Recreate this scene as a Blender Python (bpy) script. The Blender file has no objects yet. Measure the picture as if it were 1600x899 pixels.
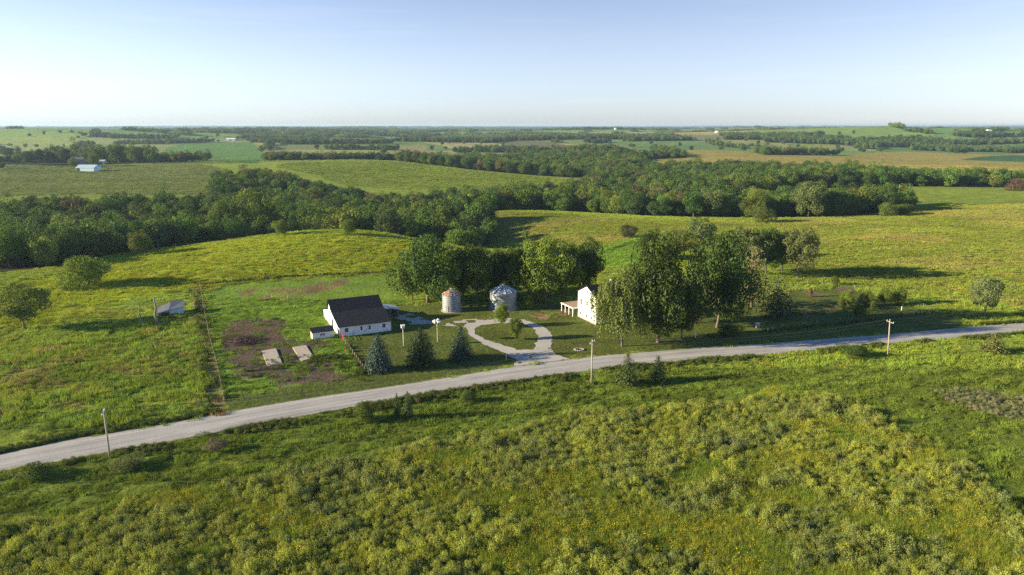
import bpy, bmesh, math, random
import numpy as np
from mathutils import Vector, Matrix, Euler

R = math.radians
random.seed(7)
RNG = np.random.default_rng(11)
scene = bpy.context.scene
COL = scene.collection

# ------------------------------------------------------------------ camera
FPX, CU, CV = 1067.0, 800.0, 449.5
PITCH = R(13.36)
CAMZ = 55.0
cam_d = bpy.data.cameras.new('camera')
cam = bpy.data.objects.new('camera', cam_d)
COL.objects.link(cam)
cam.location = (0, 0, CAMZ)
cam.rotation_euler = (math.pi / 2 - PITCH, 0, 0)
cam_d.sensor_width = 36.0
cam_d.lens = 36.0 * FPX / 1600.0
cam_d.clip_start = 0.5
cam_d.clip_end = 120000.0
scene.camera = cam

# ------------------------------------------------------------------ light
SKY_SAT_LOW, SKY_SAT_HIGH = 0.44, 1.2
SUN_EL = R(16.0)
SUN_TRAVEL = R(9.0)                 # ground direction in which the sunlight travels, from +x towards +y
world = bpy.data.worlds.new('World')
scene.world = world
world.use_nodes = True
wn = world.node_tree
wn.nodes.clear()
wo = wn.nodes.new('ShaderNodeOutputWorld')
wb = wn.nodes.new('ShaderNodeBackground')
sky = wn.nodes.new('ShaderNodeTexSky')
sky.sky_type = 'NISHITA'
sky.sun_disc = False
sky.sun_elevation = SUN_EL
sky.sun_rotation = SUN_TRAVEL + math.pi / 2
sky.altitude = 300.0
sky.air_density = 0.7
sky.dust_density = 0.45
sky.ozone_density = 4.0
wb.inputs['Strength'].default_value = 0.072
# summer sky is milkier than the clear-air model: take some saturation out, and thin cirrus streaks
hs = wn.nodes.new('ShaderNodeHueSaturation')
wge = wn.nodes.new('ShaderNodeTexCoord')
wsp = wn.nodes.new('ShaderNodeSeparateXYZ')
wel = wn.nodes.new('ShaderNodeMapRange')          # milky towards the horizon, clear blue overhead
for _i, _v in zip((1, 2, 3, 4), (0.0, 0.5, SKY_SAT_LOW, SKY_SAT_HIGH)):
    wel.inputs[_i].default_value = _v
wn.links.new(wge.outputs['Generated'], wsp.inputs[0])
wn.links.new(wsp.outputs[2], wel.inputs[0])
wn.links.new(wel.outputs[0], hs.inputs['Saturation'])
wn.links.new(sky.outputs[0], hs.inputs['Color'])
tint = wn.nodes.new('ShaderNodeMix')
tint.data_type = 'RGBA'
tint.blend_type = 'MULTIPLY'
tint.inputs['Factor'].default_value = 1.0
tint.inputs[7].default_value = (1.03, 1.005, 1.0, 1)
wn.links.new(hs.outputs[0], tint.inputs[6])
wtc = wn.nodes.new('ShaderNodeTexCoord')
wmp = wn.nodes.new('ShaderNodeMapping')
wmp.inputs['Scale'].default_value = (1.2, 1.2, 22.0)
wns = wn.nodes.new('ShaderNodeTexNoise')
wns.inputs['Scale'].default_value = 2.2
wns.inputs['Detail'].default_value = 6.0
wns.inputs['Roughness'].default_value = 0.62
wmr = wn.nodes.new('ShaderNodeMapRange')
for _i, _v in zip((1, 2, 3, 4), (0.52, 0.78, 0.0, 0.09)):
    wmr.inputs[_i].default_value = _v
wmx = wn.nodes.new('ShaderNodeMix')
wmx.data_type = 'RGBA'
wmx.inputs[7].default_value = (6.6, 6.5, 6.6, 1)
wn.links.new(wtc.outputs['Generated'], wmp.inputs['Vector'])
wn.links.new(wmp.outputs[0], wns.inputs['Vector'])
wn.links.new(wns.outputs['Fac'], wmr.inputs[0])
wn.links.new(wmr.outputs[0], wmx.inputs['Factor'])
wn.links.new(tint.outputs[2], wmx.inputs[6])
wn.links.new(wmx.outputs[2], wb.inputs['Color'])
wn.links.new(wb.outputs[0], wo.inputs['Surface'])

sun_d = bpy.data.lights.new('sun', 'SUN')
sun_d.energy = 5.0
sun_d.angle = R(0.6)
sun_d.color = (1.0, 0.82, 0.55)
sun = bpy.data.objects.new('sun', sun_d)
COL.objects.link(sun)
sd = Vector((math.cos(SUN_EL) * math.cos(SUN_TRAVEL), math.cos(SUN_EL) * math.sin(SUN_TRAVEL), -math.sin(SUN_EL)))
sun.rotation_euler = sd.to_track_quat('-Z', 'Y').to_euler()
sun.location = (-200, -100, 150)

vs = scene.view_settings
vs.view_transform = 'Standard'
vs.look = 'None'
vs.exposure = 1.5
vs.gamma = 1.0
vs.use_curve_mapping = False
cy = scene.cycles
cy.use_denoising = False
cy.max_bounces = 4
cy.diffuse_bounces = 2
cy.glossy_bounces = 2
cy.transmission_bounces = 3
cy.transparent_max_bounces = 4
cy.volume_bounces = 0
cy.caustics_reflective = False
cy.caustics_refractive = False

# ------------------------------------------------------------------ terrain heights
SP, CP = math.sin(PITCH), math.cos(PITCH)


def ray(u, v):
    a = (u - CU) / FPX
    b = (CV - v) / FPX
    return np.array((a, CP + b * SP, -SP + b * CP))


def world_uvD(u, v, D):
    d = ray(u, v)
    return d * (D / d[1]) + np.array((0, 0, CAMZ))


def world_uDz(u, D, z):
    # column u at forward distance D (ground heights close to zero)
    k = D * CP + (CAMZ - z) * SP
    return np.array(((u - CU) / FPX * k, D, z))


CTRL = []
for u in (-1200, -400, 0, 400, 800, 1200, 1600, 2000, 2800):
    for D, z in ((3, -1), (30, 0.5), (70, 0.8), (110, 0.5), (150, 0), (200, 0)):
        CTRL.append(world_uDz(u, D, z))
for row in (
    (0, 440, 235), (0, 306, 570), (0, 262, 850), (150, 308, 570), (150, 265, 850), (170, 405, 285),
    (300, 384, 320), (300, 308, 600), (300, 280, 750), (300, 252, 980), (420, 300, 640),
    (320, 250, 1250), (320, 222, 2100), (420, 369, 338), (560, 364, 345), (640, 372, 330), (560, 400, 275), (350, 420, 250),
    (560, 305, 650), (560, 280, 790), (500, 251, 1000), (600, 251, 1000), (700, 262, 940), (700, 290, 740),
    (560, 240, 1500), (560, 220, 2600), (850, 290, 760), (850, 283, 820), (780, 270, 900),
    (760, 336, 450), (850, 331, 460), (920, 336, 440), (1000, 345, 400), (1100, 346, 400), (900, 390, 305), (1000, 375, 335),
    (1000, 265, 1000), (1000, 240, 1350), (1100, 262, 1000), (1100, 235, 1400), (1250, 240, 1350), (1250, 262, 1050),
    (1200, 344, 410), (1300, 342, 420), (1420, 332, 450), (1200, 300, 600), (1300, 297, 620), (1400, 295, 620),
    (1450, 262, 1050), (1450, 238, 1500), (1600, 262, 1080), (1600, 240, 1450), (1500, 400, 288), (1300, 400, 290),
    (1500, 340, 425), (1500, 300, 590), (1500, 294, 622), (1600, 340, 420), (1600, 294, 620), (1600, 285, 800),
    (1750, 340, 420), (1750, 294, 620), (-150, 440, 235), (-150, 306, 570), (-150, 262, 850),
):
    CTRL.append(world_uvD(*row))
for row in (
    (0, 330, -9), (0, 470, -8), (150, 350, -10), (150, 470, -8), (300, 430, -12), (300, 520, -10), (300, 1100, -2),
    (450, 420, -12), (450, 540, -12), (560, 430, -12), (560, 560, -12), (500, 1150, -6), (640, 1150, -8), (690, 345, -7), (690, 430, -9), (690, 520, -11),
    (760, 540, -12), (850, 560, -12), (850, 660, -11), (800, 1050, -13), (900, 950, -13), (1000, 520, -11), (1000, 700, -12), (1000, 850, -11),
    (1100, 500, -9), (1100, 750, -10), (1300, 490, -7), (1230, 520, -8), (1300, 750, -3), (1300, 900, -6), (1450, 720, -6), (1450, 880, -9), (1600, 700, -6),
    (1100, 1750, -8), (1400, 1800, -6), (800, 1500, -8), (0, 1050, 0), (-200, 380, -9),
):
    CTRL.append(world_uDz(*row))
for u in (-1200, -200, 0, 300, 600, 900, 1200, 1500, 1800, 2800):
    for D, z in ((2200, 1), (3200, 3), (6000, 6), (12000, 10), (24000, 16), (60000, 30)):
        if not (u in (300, 600) and D == 2200):
            CTRL.append(world_uDz(u, D, z))
for u in (-1200, 2800):
    for D in (400, 900):
        CTRL.append(world_uDz(u, D, -2))
CTRL = np.array(CTRL)


def warp(x, y):
    r = np.sqrt(x * x + y * y) + 1.0
    th = np.clip(np.arctan2(x, np.maximum(y, 1e-3)), -1.1, 1.1)
    return np.stack((0.85 * th, np.log(r)), -1)


CW = warp(CTRL[:, 0], CTRL[:, 1])
MQ = 0.11


def kern(d2):
    return np.sqrt(d2 + MQ * MQ)


_d2 = ((CW[:, None, :] - CW[None, :, :]) ** 2).sum(-1)
_A = kern(_d2) - 1e-3 * np.eye(len(CW))
_zm = 0.0
WGT = np.linalg.solve(_A, CTRL[:, 2] - _zm)


def vnoise(x, y, seed=0):
    """value noise, smooth, about -1..1"""
    xi = np.floor(x).astype(np.int64)
    yi = np.floor(y).astype(np.int64)
    fx = x - xi
    fy = y - yi
    fx = fx * fx * (3 - 2 * fx)
    fy = fy * fy * (3 - 2 * fy)

    def h(i, j):
        n = (i * 374761393 + j * 668265263 + seed * 982451653) & 0x7FFFFFFF
        n = ((n ^ (n >> 13)) * 1274126177) & 0x7FFFFFFF
        n = n ^ (n >> 16)
        return (n % 65536) / 32768.0 - 1.0
    a, b, c, d = h(xi, yi), h(xi + 1, yi), h(xi, yi + 1), h(xi + 1, yi + 1)
    return (a * (1 - fx) + b * fx) * (1 - fy) + (c * (1 - fx) + d * fx) * fy


def fbm(x, y, seed=0, octv=4):
    s, a, t = 0.0, 1.0, 0.0
    for k in range(octv):
        s = s + a * vnoise(x * 2 ** k + 17.3 * k, y * 2 ** k - 9.1 * k, seed + k)
        t += a
        a *= 0.5
    return s / t


def height(x, y):
    x = np.asarray(x, float)
    y = np.asarray(y, float)
    sh = x.shape
    x = x.ravel()
    y = y.ravel()
    out = np.empty(len(x))
    for i in range(0, len(x), 60000):
        p = warp(x[i:i + 60000], y[i:i + 60000])
        d2 = (p[:, None, 0] - CW[None, :, 0]) ** 2 + (p[:, None, 1] - CW[None, :, 1]) ** 2
        out[i:i + 60000] = kern(d2) @ WGT + _zm
    r = np.sqrt(x * x + y * y)
    far = np.clip((r - 1350) / 1500, 0, 1)
    out += far * ((62 - 38 * np.clip((r - 3500) / 4000, 0, 1)) * fbm(x / 1500, y / 620, 3, 3) + np.clip((r - 3500) / 5000, 0, 1) * 10 * vnoise(x / 3100, y / 1700, 9))
    return out.reshape(sh)


# ray march of pixels onto the terrain, used to survey where things stand
_DS = np.exp(np.linspace(math.log(38), math.log(24000), 2600))


def ground_at(u, v):
    d = ray(u, v)
    t = _DS / d[1]
    z = CAMZ + t * d[2]
    h = height(d[0] * t, _DS)
    below = np.nonzero(z < h)[0]
    if len(below) == 0:
        k = len(_DS) - 1
        return np.array((d[0] * t[k], _DS[k], h[k]))
    k = below[0]
    if k == 0:
        return np.array((d[0] * t[0], _DS[0], h[0]))
    e0, e1 = z[k - 1] - h[k - 1], h[k] - z[k]
    w = e0 / (e0 + e1 + 1e-9)
    D = _DS[k - 1] * (1 - w) + _DS[k] * w
    x = d[0] * D / d[1]
    return np.array((x, D, float(height(np.array([x]), np.array([D]))[0])))


def hz(x, y):
    return float(height(np.array([x]), np.array([y]))[0])


def project(x, y, z):
    dz = z - CAMZ
    k = y * CP - dz * SP
    return CU + FPX * x / k, CV - FPX * (y * SP + dz * CP) / k


def z_at(u, v, D):
    return float(world_uvD(u, v, D)[2])


def inpoly(px, py, poly):
    poly = np.asarray(poly, float)
    res = np.zeros(px.shape, bool)
    bx0, by0 = poly[:, 0].min(), poly[:, 1].min()
    bx1, by1 = poly[:, 0].max(), poly[:, 1].max()
    m = np.nonzero((px >= bx0) & (px <= bx1) & (py >= by0) & (py <= by1))[0]
    if len(m) == 0:
        return res
    qx, qy = px[m], py[m]
    c = np.zeros(len(m), bool)
    n = len(poly)
    for i in range(n):
        x0, y0 = poly[i]
        x1, y1 = poly[(i + 1) % n]
        if y0 == y1:
            continue
        cond = (y0 > qy) != (y1 > qy)
        c ^= cond & (qx < (x1 - x0) * (qy - y0) / (y1 - y0) + x0)
    res[m] = c
    return res


def gpoly(pts):
    """survey a polygon seen on the ground: list of photo points -> world xy"""
    return np.array([ground_at(u, v)[:2] for u, v in pts])


def dpoly(pts):
    """polygon given as (column, distance)"""
    return np.array([world_uDz(u, D, -5)[:2] for u, D in pts])

# ------------------------------------------------------------------ small helpers
def tag(o, label=None, cat=None, group=None, kind=None):
    if label:
        o['label'] = label
    if cat:
        o['category'] = cat
    if group:
        o['group'] = group
    if kind:
        o['kind'] = kind
    return o


def link(name, data, parent=None, loc=None, rz=0.0):
    o = bpy.data.objects.new(name, data)
    COL.objects.link(o)
    if parent:
        o.parent = parent
    if loc is not None:
        o.location = loc
    if rz:
        o.rotation_euler = (0, 0, rz)
    return o


def empty(name, loc, rz=0.0):
    o = link(name, None, None, loc, rz)
    o.empty_display_size = 0.3
    return o


def npmesh(name, verts, quads, mat=None, smooth=False):
    verts = np.asarray(verts, np.float32)
    quads = np.asarray(quads, np.int32)
    k = quads.shape[1]
    me = bpy.data.meshes.new(name)
    me.vertices.add(len(verts))
    me.vertices.foreach_set('co', verts.ravel())
    me.loops.add(quads.size)
    me.loops.foreach_set('vertex_index', quads.ravel())
    me.polygons.add(len(quads))
    me.polygons.foreach_set('loop_start', np.arange(0, quads.size, k, dtype=np.int32))
    me.polygons.foreach_set('loop_total', np.full(len(quads), k, np.int32))
    if smooth:
        me.polygons.foreach_set('use_smooth', np.ones(len(quads), bool))
    me.update(calc_edges=True)
    if mat:
        me.materials.append(mat)
    return me


def colattr(me, name, rgb):
    a = me.attributes.new(name, 'FLOAT_COLOR', 'POINT')
    rgba = np.ones((len(rgb), 4), np.float32)
    rgba[:, :3] = rgb
    a.data.foreach_set('color', rgba.ravel())


def fattr(me, name, val):
    a = me.attributes.new(name, 'FLOAT', 'POINT')
    a.data.foreach_set('value', np.asarray(val, np.float32))


class MB:
    def __init__(self):
        self.v, self.f = [], []

    def add(self, vs, fs):
        n = len(self.v)
        self.v += [tuple(p) for p in vs]
        self.f += [tuple(i + n for i in f) for f in fs]
        return self

    def box(self, x0, x1, y0, y1, z0, z1):
        return self.add([(x0, y0, z0), (x1, y0, z0), (x1, y1, z0), (x0, y1, z0), (x0, y0, z1), (x1, y0, z1), (x1, y1, z1), (x0, y1, z1)],
                        [(0, 3, 2, 1), (4, 5, 6, 7), (0, 1, 5, 4), (1, 2, 6, 5), (2, 3, 7, 6), (3, 0, 4, 7)])

    def beam(self, p0, p1, w, h=None):
        """square bar from p0 to p1"""
        h = h or w
        p0, p1 = Vector(p0), Vector(p1)
        d = (p1 - p0).normalized()
        s = d.cross(Vector((0, 0, 1)))
        if s.length < 1e-3:
            s = Vector((1, 0, 0))
        s.normalize()
        t = s.cross(d)
        vs = []
        for p in (p0, p1):
            for a, b in ((-1, -1), (1, -1), (1, 1), (-1, 1)):
                vs.append(p + s * (a * w / 2) + t * (b * h / 2))
        return self.add(vs, [(0, 1, 2, 3), (7, 6, 5, 4), (0, 4, 5, 1), (1, 5, 6, 2), (2, 6, 7, 3), (3, 7, 4, 0)])

    def tube(self, pts, radii, n=7):
        pts = [Vector(p) for p in pts]
        rings = []
        for i, p in enumerate(pts):
            d = (pts[min(i + 1, len(pts) - 1)] - pts[max(i - 1, 0)]).normalized()
            s = d.cross(Vector((0.31, 0.95, 0.02)))
            s.normalize()
            t = d.cross(s)
            rings.append([p + (s * math.cos(2 * math.pi * k / n) + t * math.sin(2 * math.pi * k / n)) * radii[i] for k in range(n)])
        vs = [q for r in rings for q in r]
        fs = []
        for i in range(len(pts) - 1):
            for k in range(n):
                a, b = i * n + k, i * n + (k + 1) % n
                fs.append((a, b, b + n, a + n))
        fs.append(tuple(range(n))[::-1])
        fs.append(tuple(range((len(pts) - 1) * n, len(pts) * n)))
        return self.add(vs, fs)

    def lathe(self, prof, n=32, cx=0, cy=0, cap=True):
        m = len(prof)
        vs = [(cx + r * math.cos(2 * math.pi * k / n), cy + r * math.sin(2 * math.pi * k / n), z) for r, z in prof for k in range(n)]
        fs = []
        for i in range(m - 1):
            for k in range(n):
                a, b = i * n + k, i * n + (k + 1) % n
                fs.append((a, b, b + n, a + n))
        if cap:
            fs.append(tuple(range(n))[::-1])
            fs.append(tuple(range((m - 1) * n, m * n)))
        return self.add(vs, fs)

    def prism_x(self, prof, x0, x1):
        """profile (y, z) extruded along x"""
        n = len(prof)
        vs = [(x0, y, z) for y, z in prof] + [(x1, y, z) for y, z in prof]
        fs = [tuple(range(n)), tuple(range(2 * n - 1, n - 1, -1))]
        for i in range(n):
            j = (i + 1) % n
            fs.append((i, i + n, j + n, j))
        return self.add(vs, fs)

    def mesh(self, name, mat, smooth=False):
        me = bpy.data.meshes.new(name)
        me.from_pydata(self.v, [], self.f)
        bm = bmesh.new()
        bm.from_mesh(me)
        bmesh.ops.recalc_face_normals(bm, faces=bm.faces)
        bm.to_mesh(me)
        bm.free()
        if smooth:
            for p in me.polygons:
                p.use_smooth = True
        if mat:
            me.materials.append(mat)
        return me

    def build(self, name, mat, parent=None, smooth=False, loc=None, rz=0.0):
        return link(name, self.mesh(name, mat, smooth), parent, loc, rz)


# ------------------------------------------------------------------ materials
class NT:
    def __init__(self, name):
        self.m = bpy.data.materials.new(name)
        self.m.use_nodes = True
        self.t = self.m.node_tree
        self.t.nodes.clear()
        self.out = self.n('ShaderNodeOutputMaterial')

    def n(self, typ, **kw):
        nd = self.t.nodes.new(typ)
        for k, v in kw.items():
            setattr(nd, k, v)
        return nd

    def l(self, a, b):
        self.t.links.new(a, b)

    def val(self, sock, v):
        if isinstance(v, bpy.types.NodeSocket):
            self.l(v, sock)
        else:
            sock.default_value = v

    def noise(self, scale, detail=3, rough=0.6, vec=None, dist=0.0):
        nd = self.n('ShaderNodeTexNoise')
        nd.inputs['Scale'].default_value = scale
        nd.inputs['Detail'].default_value = detail
        nd.inputs['Roughness'].default_value = rough
        nd.inputs['Distortion'].default_value = dist
        if vec is not None:
            self.l(vec, nd.inputs['Vector'])
        return nd.outputs['Fac']

    def maprange(self, x, a, b, c, d):
        nd = self.n('ShaderNodeMapRange')
        self.val(nd.inputs['Value'], x)
        for i, q in zip((1, 2, 3, 4), (a, b, c, d)):
            nd.inputs[i].default_value = q
        return nd.outputs[0]

    def math(self, op, a, b=0.0):
        nd = self.n('ShaderNodeMath', operation=op)
        self.val(nd.inputs[0], a)
        self.val(nd.inputs[1], b)
        return nd.outputs[0]

    def mix(self, fac, a, b, mode='MIX'):
        nd = self.n('ShaderNodeMix', data_type='RGBA', blend_type=mode)
        self.val(nd.inputs['Factor'], fac)
        self.val(nd.inputs[6], a if isinstance(a, bpy.types.NodeSocket) else (*a, 1.0))
        self.val(nd.inputs[7], b if isinstance(b, bpy.types.NodeSocket) else (*b, 1.0))
        return nd.outputs[2]

    def scale(self, col, fac):
        nd = self.n('ShaderNodeVectorMath', operation='SCALE')
        self.l(col, nd.inputs[0])
        self.val(nd.inputs['Scale'], fac)
        return nd.outputs[0]

    def pos(self, kind='Object'):
        return self.n('ShaderNodeTexCoord').outputs[kind]

    def bump(self, h, strength=0.5, dist=0.1):
        nd = self.n('ShaderNodeBump')
        nd.inputs['Strength'].default_value = strength
        nd.inputs['Distance'].default_value = dist
        self.l(h, nd.inputs['Height'])
        return nd.outputs[0]

    def finish(self, col, rough=0.8, metal=0.0, spec=0.3, normal=None):
        p = self.n('ShaderNodeBsdfPrincipled')
        self.val(p.inputs['Base Color'], col if isinstance(col, bpy.types.NodeSocket) else (*col, 1.0))
        self.val(p.inputs['Roughness'], rough)
        self.val(p.inputs['Metallic'], metal)
        p.inputs['Specular IOR Level'].default_value = spec
        if normal is not None:
            self.l(normal, p.inputs['Normal'])
        self.l(p.outputs[0], self.out.inputs['Surface'])
        return self.m


def mat_plain(name, c, var=0.15, scale=3.0, rough=0.75, metal=0.0, spec=0.3, dirt=None, dirt_scale=0.6, lo=0.5, hi=0.75, bump=0.0):
    """paint, wood or concrete: colour with fine mottling and optional blotchy dirt"""
    k = NT(name)
    v = k.pos()
    f = k.noise(scale, 4, 0.65, v)
    a = k.maprange(f, 0.3, 0.7, 1 - var, 1 + var)
    base = k.n('ShaderNodeRGB')
    base.outputs[0].default_value = (*c, 1)
    col = k.scale(base.outputs[0], a)
    if dirt:
        d = k.noise(dirt_scale, 5, 0.7, v, 0.3)
        col = k.mix(k.maprange(d, lo, hi, 0, 1), col, dirt)
    nrm = k.bump(k.noise(scale * 3, 3, 0.6, v), bump, 0.03) if bump else None
    return k.finish(col, rough, metal, spec, nrm)


def mat_foliage(name, inst, trans=0.22, rough=0.65):
    k = NT(name)
    lv = k.n('ShaderNodeAttribute', attribute_name='lv').outputs['Fac']
    oi = k.n('ShaderNodeObjectInfo')
    if inst:
        at = k.n('ShaderNodeAttribute', attribute_name='tint', attribute_type='INSTANCER')
        base = at.outputs['Color']
    else:
        base = k.scale(oi.outputs['Color'], 1.18)
    rnd = k.maprange(oi.outputs['Random'], 0, 1, 0.88, 1.12)
    col = k.scale(base, k.math('MULTIPLY', lv, rnd))
    hue = k.n('ShaderNodeHueSaturation')
    k.l(col, hue.inputs['Color'])
    k.l(k.maprange(oi.outputs['Random'], 0, 1, 0.488, 0.512), hue.inputs['Hue'])
    col = hue.outputs[0]
    d = k.n('ShaderNodeBsdfPrincipled')
    k.l(col, d.inputs['Base Color'])
    d.inputs['Roughness'].default_value = rough
    d.inputs['Specular IOR Level'].default_value = 0.08
    t = k.n('ShaderNodeBsdfTranslucent')
    k.l(k.mix(0.5, col, k.scale(col, 1.0)), t.inputs['Color'])
    tc = k.mix(1.0, col, (1.25, 1.15, 0.55), 'MULTIPLY')
    k.l(tc, t.inputs['Color'])
    mx = k.n('ShaderNodeMixShader')
    mx.inputs[0].default_value = trans
    k.l(d.outputs[0], mx.inputs[1])
    k.l(t.outputs[0], mx.inputs[2])
    k.l(mx.outputs[0], k.out.inputs['Surface'])
    return k.m


FOL = mat_foliage('foliage', False)
FOLI = mat_foliage('foliage_scattered', True)
NEEDLE = mat_foliage('needles', False, 0.12, 0.6)
BARK = mat_plain('bark', (0.16, 0.13, 0.10), 0.35, 4.0, 0.9, bump=0.6)
BARK_DEAD = mat_plain('weathered_dead_wood', (0.20, 0.18, 0.155), 0.3, 3.0, 0.9, bump=0.5)


def mat_ground():
    k = NT('grassland')
    g = k.n('ShaderNodeNewGeometry').outputs['Position']
    at = k.n('ShaderNodeAttribute', attribute_name='col').outputs['Color']
    n1 = k.noise(0.9, 4, 0.7, g)
    n2 = k.noise(0.11, 5, 0.65, g)
    n3 = k.noise(0.013, 4, 0.6, g)
    f = k.math('MULTIPLY', k.maprange(n1, 0.3, 0.7, 0.72, 1.28), k.math('MULTIPLY', k.maprange(n2, 0.3, 0.7, 0.74, 1.26), k.maprange(n3, 0.3, 0.7, 0.84, 1.16)))
    col = k.scale(at, f)
    # drier, yellower patches
    dry = k.mix(1.0, col, (1.18, 1.02, 0.9), 'MULTIPLY')
    col = k.mix(k.maprange(k.noise(0.035, 5, 0.7, g), 0.48, 0.66, 0, 0.85), col, dry)
    nrm = k.bump(k.noise(0.7, 5, 0.75, g), 0.9, 0.5)
    return k.finish(col, 0.95, 0, 0.04, nrm)


GROUND = mat_ground()


def mat_gravel(name, c, tracks):
    k = NT(name)
    g = k.n('ShaderNodeNewGeometry').outputs['Position']
    f = k.math('MULTIPLY', k.maprange(k.noise(2.5, 4, 0.75, g), 0.3, 0.7, 0.9, 1.1), k.maprange(k.noise(0.15, 4, 0.6, g), 0.3, 0.7, 0.9, 1.1))
    base = k.n('ShaderNodeRGB')
    base.outputs[0].default_value = (*c, 1)
    col = k.scale(base.outputs[0], f)
    if tracks:
        at = k.n('ShaderNodeAttribute', attribute_name='lat').outputs['Fac']
        lng = k.n('ShaderNodeAttribute', attribute_name='lng').outputs['Fac']
        cmb = k.n('ShaderNodeCombineXYZ')
        k.l(k.math('MULTIPLY', at, 7.0), cmb.inputs[0])
        k.l(k.math('MULTIPLY', lng, 0.02), cmb.inputs[1])
        st = k.noise(1.6, 4, 0.7, cmb.outputs[0])
        col = k.scale(col, k.maprange(st, 0.32, 0.68, 0.70, 1.16))
        # two compacted wheel tracks between looser gravel
        wv = k.math('SINE', k.math('MULTIPLY', at, 4 * math.pi), 0.0)
        wv2 = k.math('MULTIPLY', wv, k.maprange(k.noise(0.6, 3, 0.6, cmb.outputs[0]), 0.3, 0.7, 0.02, 0.13))
        col = k.scale(col, k.math('ADD', wv2, 1.0))
        # thin grass at both edges
        e = k.math('ABSOLUTE', k.math('SUBTRACT', at, 0.5))
        edge = k.math('ADD', e, k.maprange(k.noise(0.5, 4, 0.7, g), 0.3, 0.7, -0.05, 0.05))
        col = k.mix(k.maprange(edge, 0.44, 0.5, 0, 0.75), col, (0.10, 0.11, 0.04))
    nrm = k.bump(k.noise(5.0, 3, 0.7, g), 0.5, 0.06)
    return k.finish(col, 0.95, 0, 0.15, nrm)


GRAVEL = mat_gravel('limestone_gravel', (0.360, 0.358, 0.338), True)
GRAVEL2 = mat_gravel('driveway_gravel', (0.385, 0.372, 0.338), False)

# ------------------------------------------------------------------ land cover survey
ROAD_U = [(-260, 760), (-120, 733), (0, 711), (92, 690), (185, 675), (248, 665), (325, 650), (400, 636), (500, 620), (600, 606), (700, 590), (804, 573),
          (929, 557), (1040, 548), (1149, 540), (1200, 537), (1300, 529), (1400, 522), (1513, 511), (1600, 505), (1720, 497), (1900, 486)]
ROAD_L = [(-260, 790), (-120, 762), (0, 739), (67, 726), (177, 707), (305, 683), (400, 664), (500, 646), (600, 628), (700, 612), (796, 597), (860, 589),
          (964, 574), (1045, 567), (1120, 560), (1200, 554), (1300, 545), (1350, 540), (1475, 530), (1600, 520), (1720, 511), (1900, 499)]
PU, PL = gpoly(ROAD_U), gpoly(ROAD_L)


def resample(P, n):
    s = np.concatenate(([0], np.cumsum(np.linalg.norm(np.diff(P, axis=0), axis=1))))
    t = np.linspace(0, s[-1], n)
    out = np.stack((np.interp(t, s, P[:, 0]), np.interp(t, s, P[:, 1])), -1)
    k = 5
    ker = np.ones(2 * k + 1) / (2 * k + 1)
    pad = np.concatenate((np.repeat(out[:1], k, 0), out, np.repeat(out[-1:], k, 0)))
    sm = np.stack((np.convolve(pad[:, 0], ker, 'valid'), np.convolve(pad[:, 1], ker, 'valid')), -1)
    sm[0], sm[-1] = out[0], out[-1]
    return sm


NR = 420
RU, RL = resample(PU, NR), resample(PL, NR)
ROADP = np.concatenate((RU, RL[::-1]))

POLY = {}
POLY['prairie'] = gpoly([(-300, 830), (0, 825), (120, 805), (227, 782), (400, 752), (524, 725), (648, 697), (800, 676), (889, 647), (953, 643), (1084, 634), (1140, 640),
                         (1200, 612), (1300, 626), (1360, 646), (1440, 700), (1503, 716), (1540, 757), (1600, 822), (1800, 960), (1700, 1280), (-200, 1280), (-300, 1100)])
POLY['lawn'] = gpoly([(572, 584), (560, 560), (545, 532), (612, 512), (616, 478), (830, 468), (900, 478), (1100, 476), (1180, 462), (1235, 450), (1340, 455), (1462, 488), (1515, 508), (1300, 530),
                      (1149, 541), (929, 558), (804, 574), (600, 608), (352, 645), (360, 622), (430, 606), (520, 594)])
POLY['yard'] = gpoly([(316, 452), (440, 437), (620, 429), (640, 478), (612, 512), (545, 532), (572, 584), (520, 594), (430, 606), (355, 628), (340, 590), (325, 520)])
POLY['lane'] = gpoly([(306, 452), (315, 452), (325, 520), (342, 590), (352, 645), (328, 648), (322, 590), (312, 520)])
POLY['dirt1'] = gpoly([(343, 512), (370, 505), (420, 495), (448, 500), (436, 520), (445, 530), (520, 534), (488, 545), (440, 556), (405, 566), (402, 585), (385, 590), (368, 572), (372, 555), (345, 548)])
POLY['dirt6'] = gpoly([(343, 512), (420, 495), (448, 500), (440, 522), (520, 534), (500, 545), (495, 560), (545, 572), (560, 590), (470, 600), (425, 604), (400, 594), (372, 590), (358, 572), (345, 548)])
POLY['dirt2'] = gpoly([(420, 592), (450, 580), (500, 563), (520, 564), (500, 576), (545, 574), (560, 588), (520, 596), (470, 598), (430, 604)])
POLY['dirt3'] = gpoly([(368, 457), (400, 452), (450, 451), (500, 441), (560, 438), (520, 452), (460, 464), (400, 467)])
POLY['dirt4'] = gpoly([(1225, 478), (1280, 474), (1320, 480), (1285, 492), (1235, 492)])
POLY['dirt5'] = gpoly([(1240, 452), (1330, 450), (1350, 458), (1260, 462)])
POLY['mulch'] = gpoly([(834, 497), (858, 489), (884, 485), (902, 488), (880, 494), (848, 501)])
POLY['rough'] = gpoly([(0, 560), (60, 545), (150, 520), (230, 505), (300, 488), (312, 520), (322, 590), (328, 630), (200, 660), (60, 685), (-40, 690)])
POLY['hill'] = gpoly([(-150, 470), (0, 450), (130, 420), (250, 395), (400, 372), (560, 366), (640, 374), (640, 426), (440, 436), (310, 450), (200, 470), (100, 500), (-150, 530)])
POLY['gully'] = gpoly([(900, 410), (940, 385), (1010, 365), (1040, 372), (1040, 400), (980, 420)])
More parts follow.
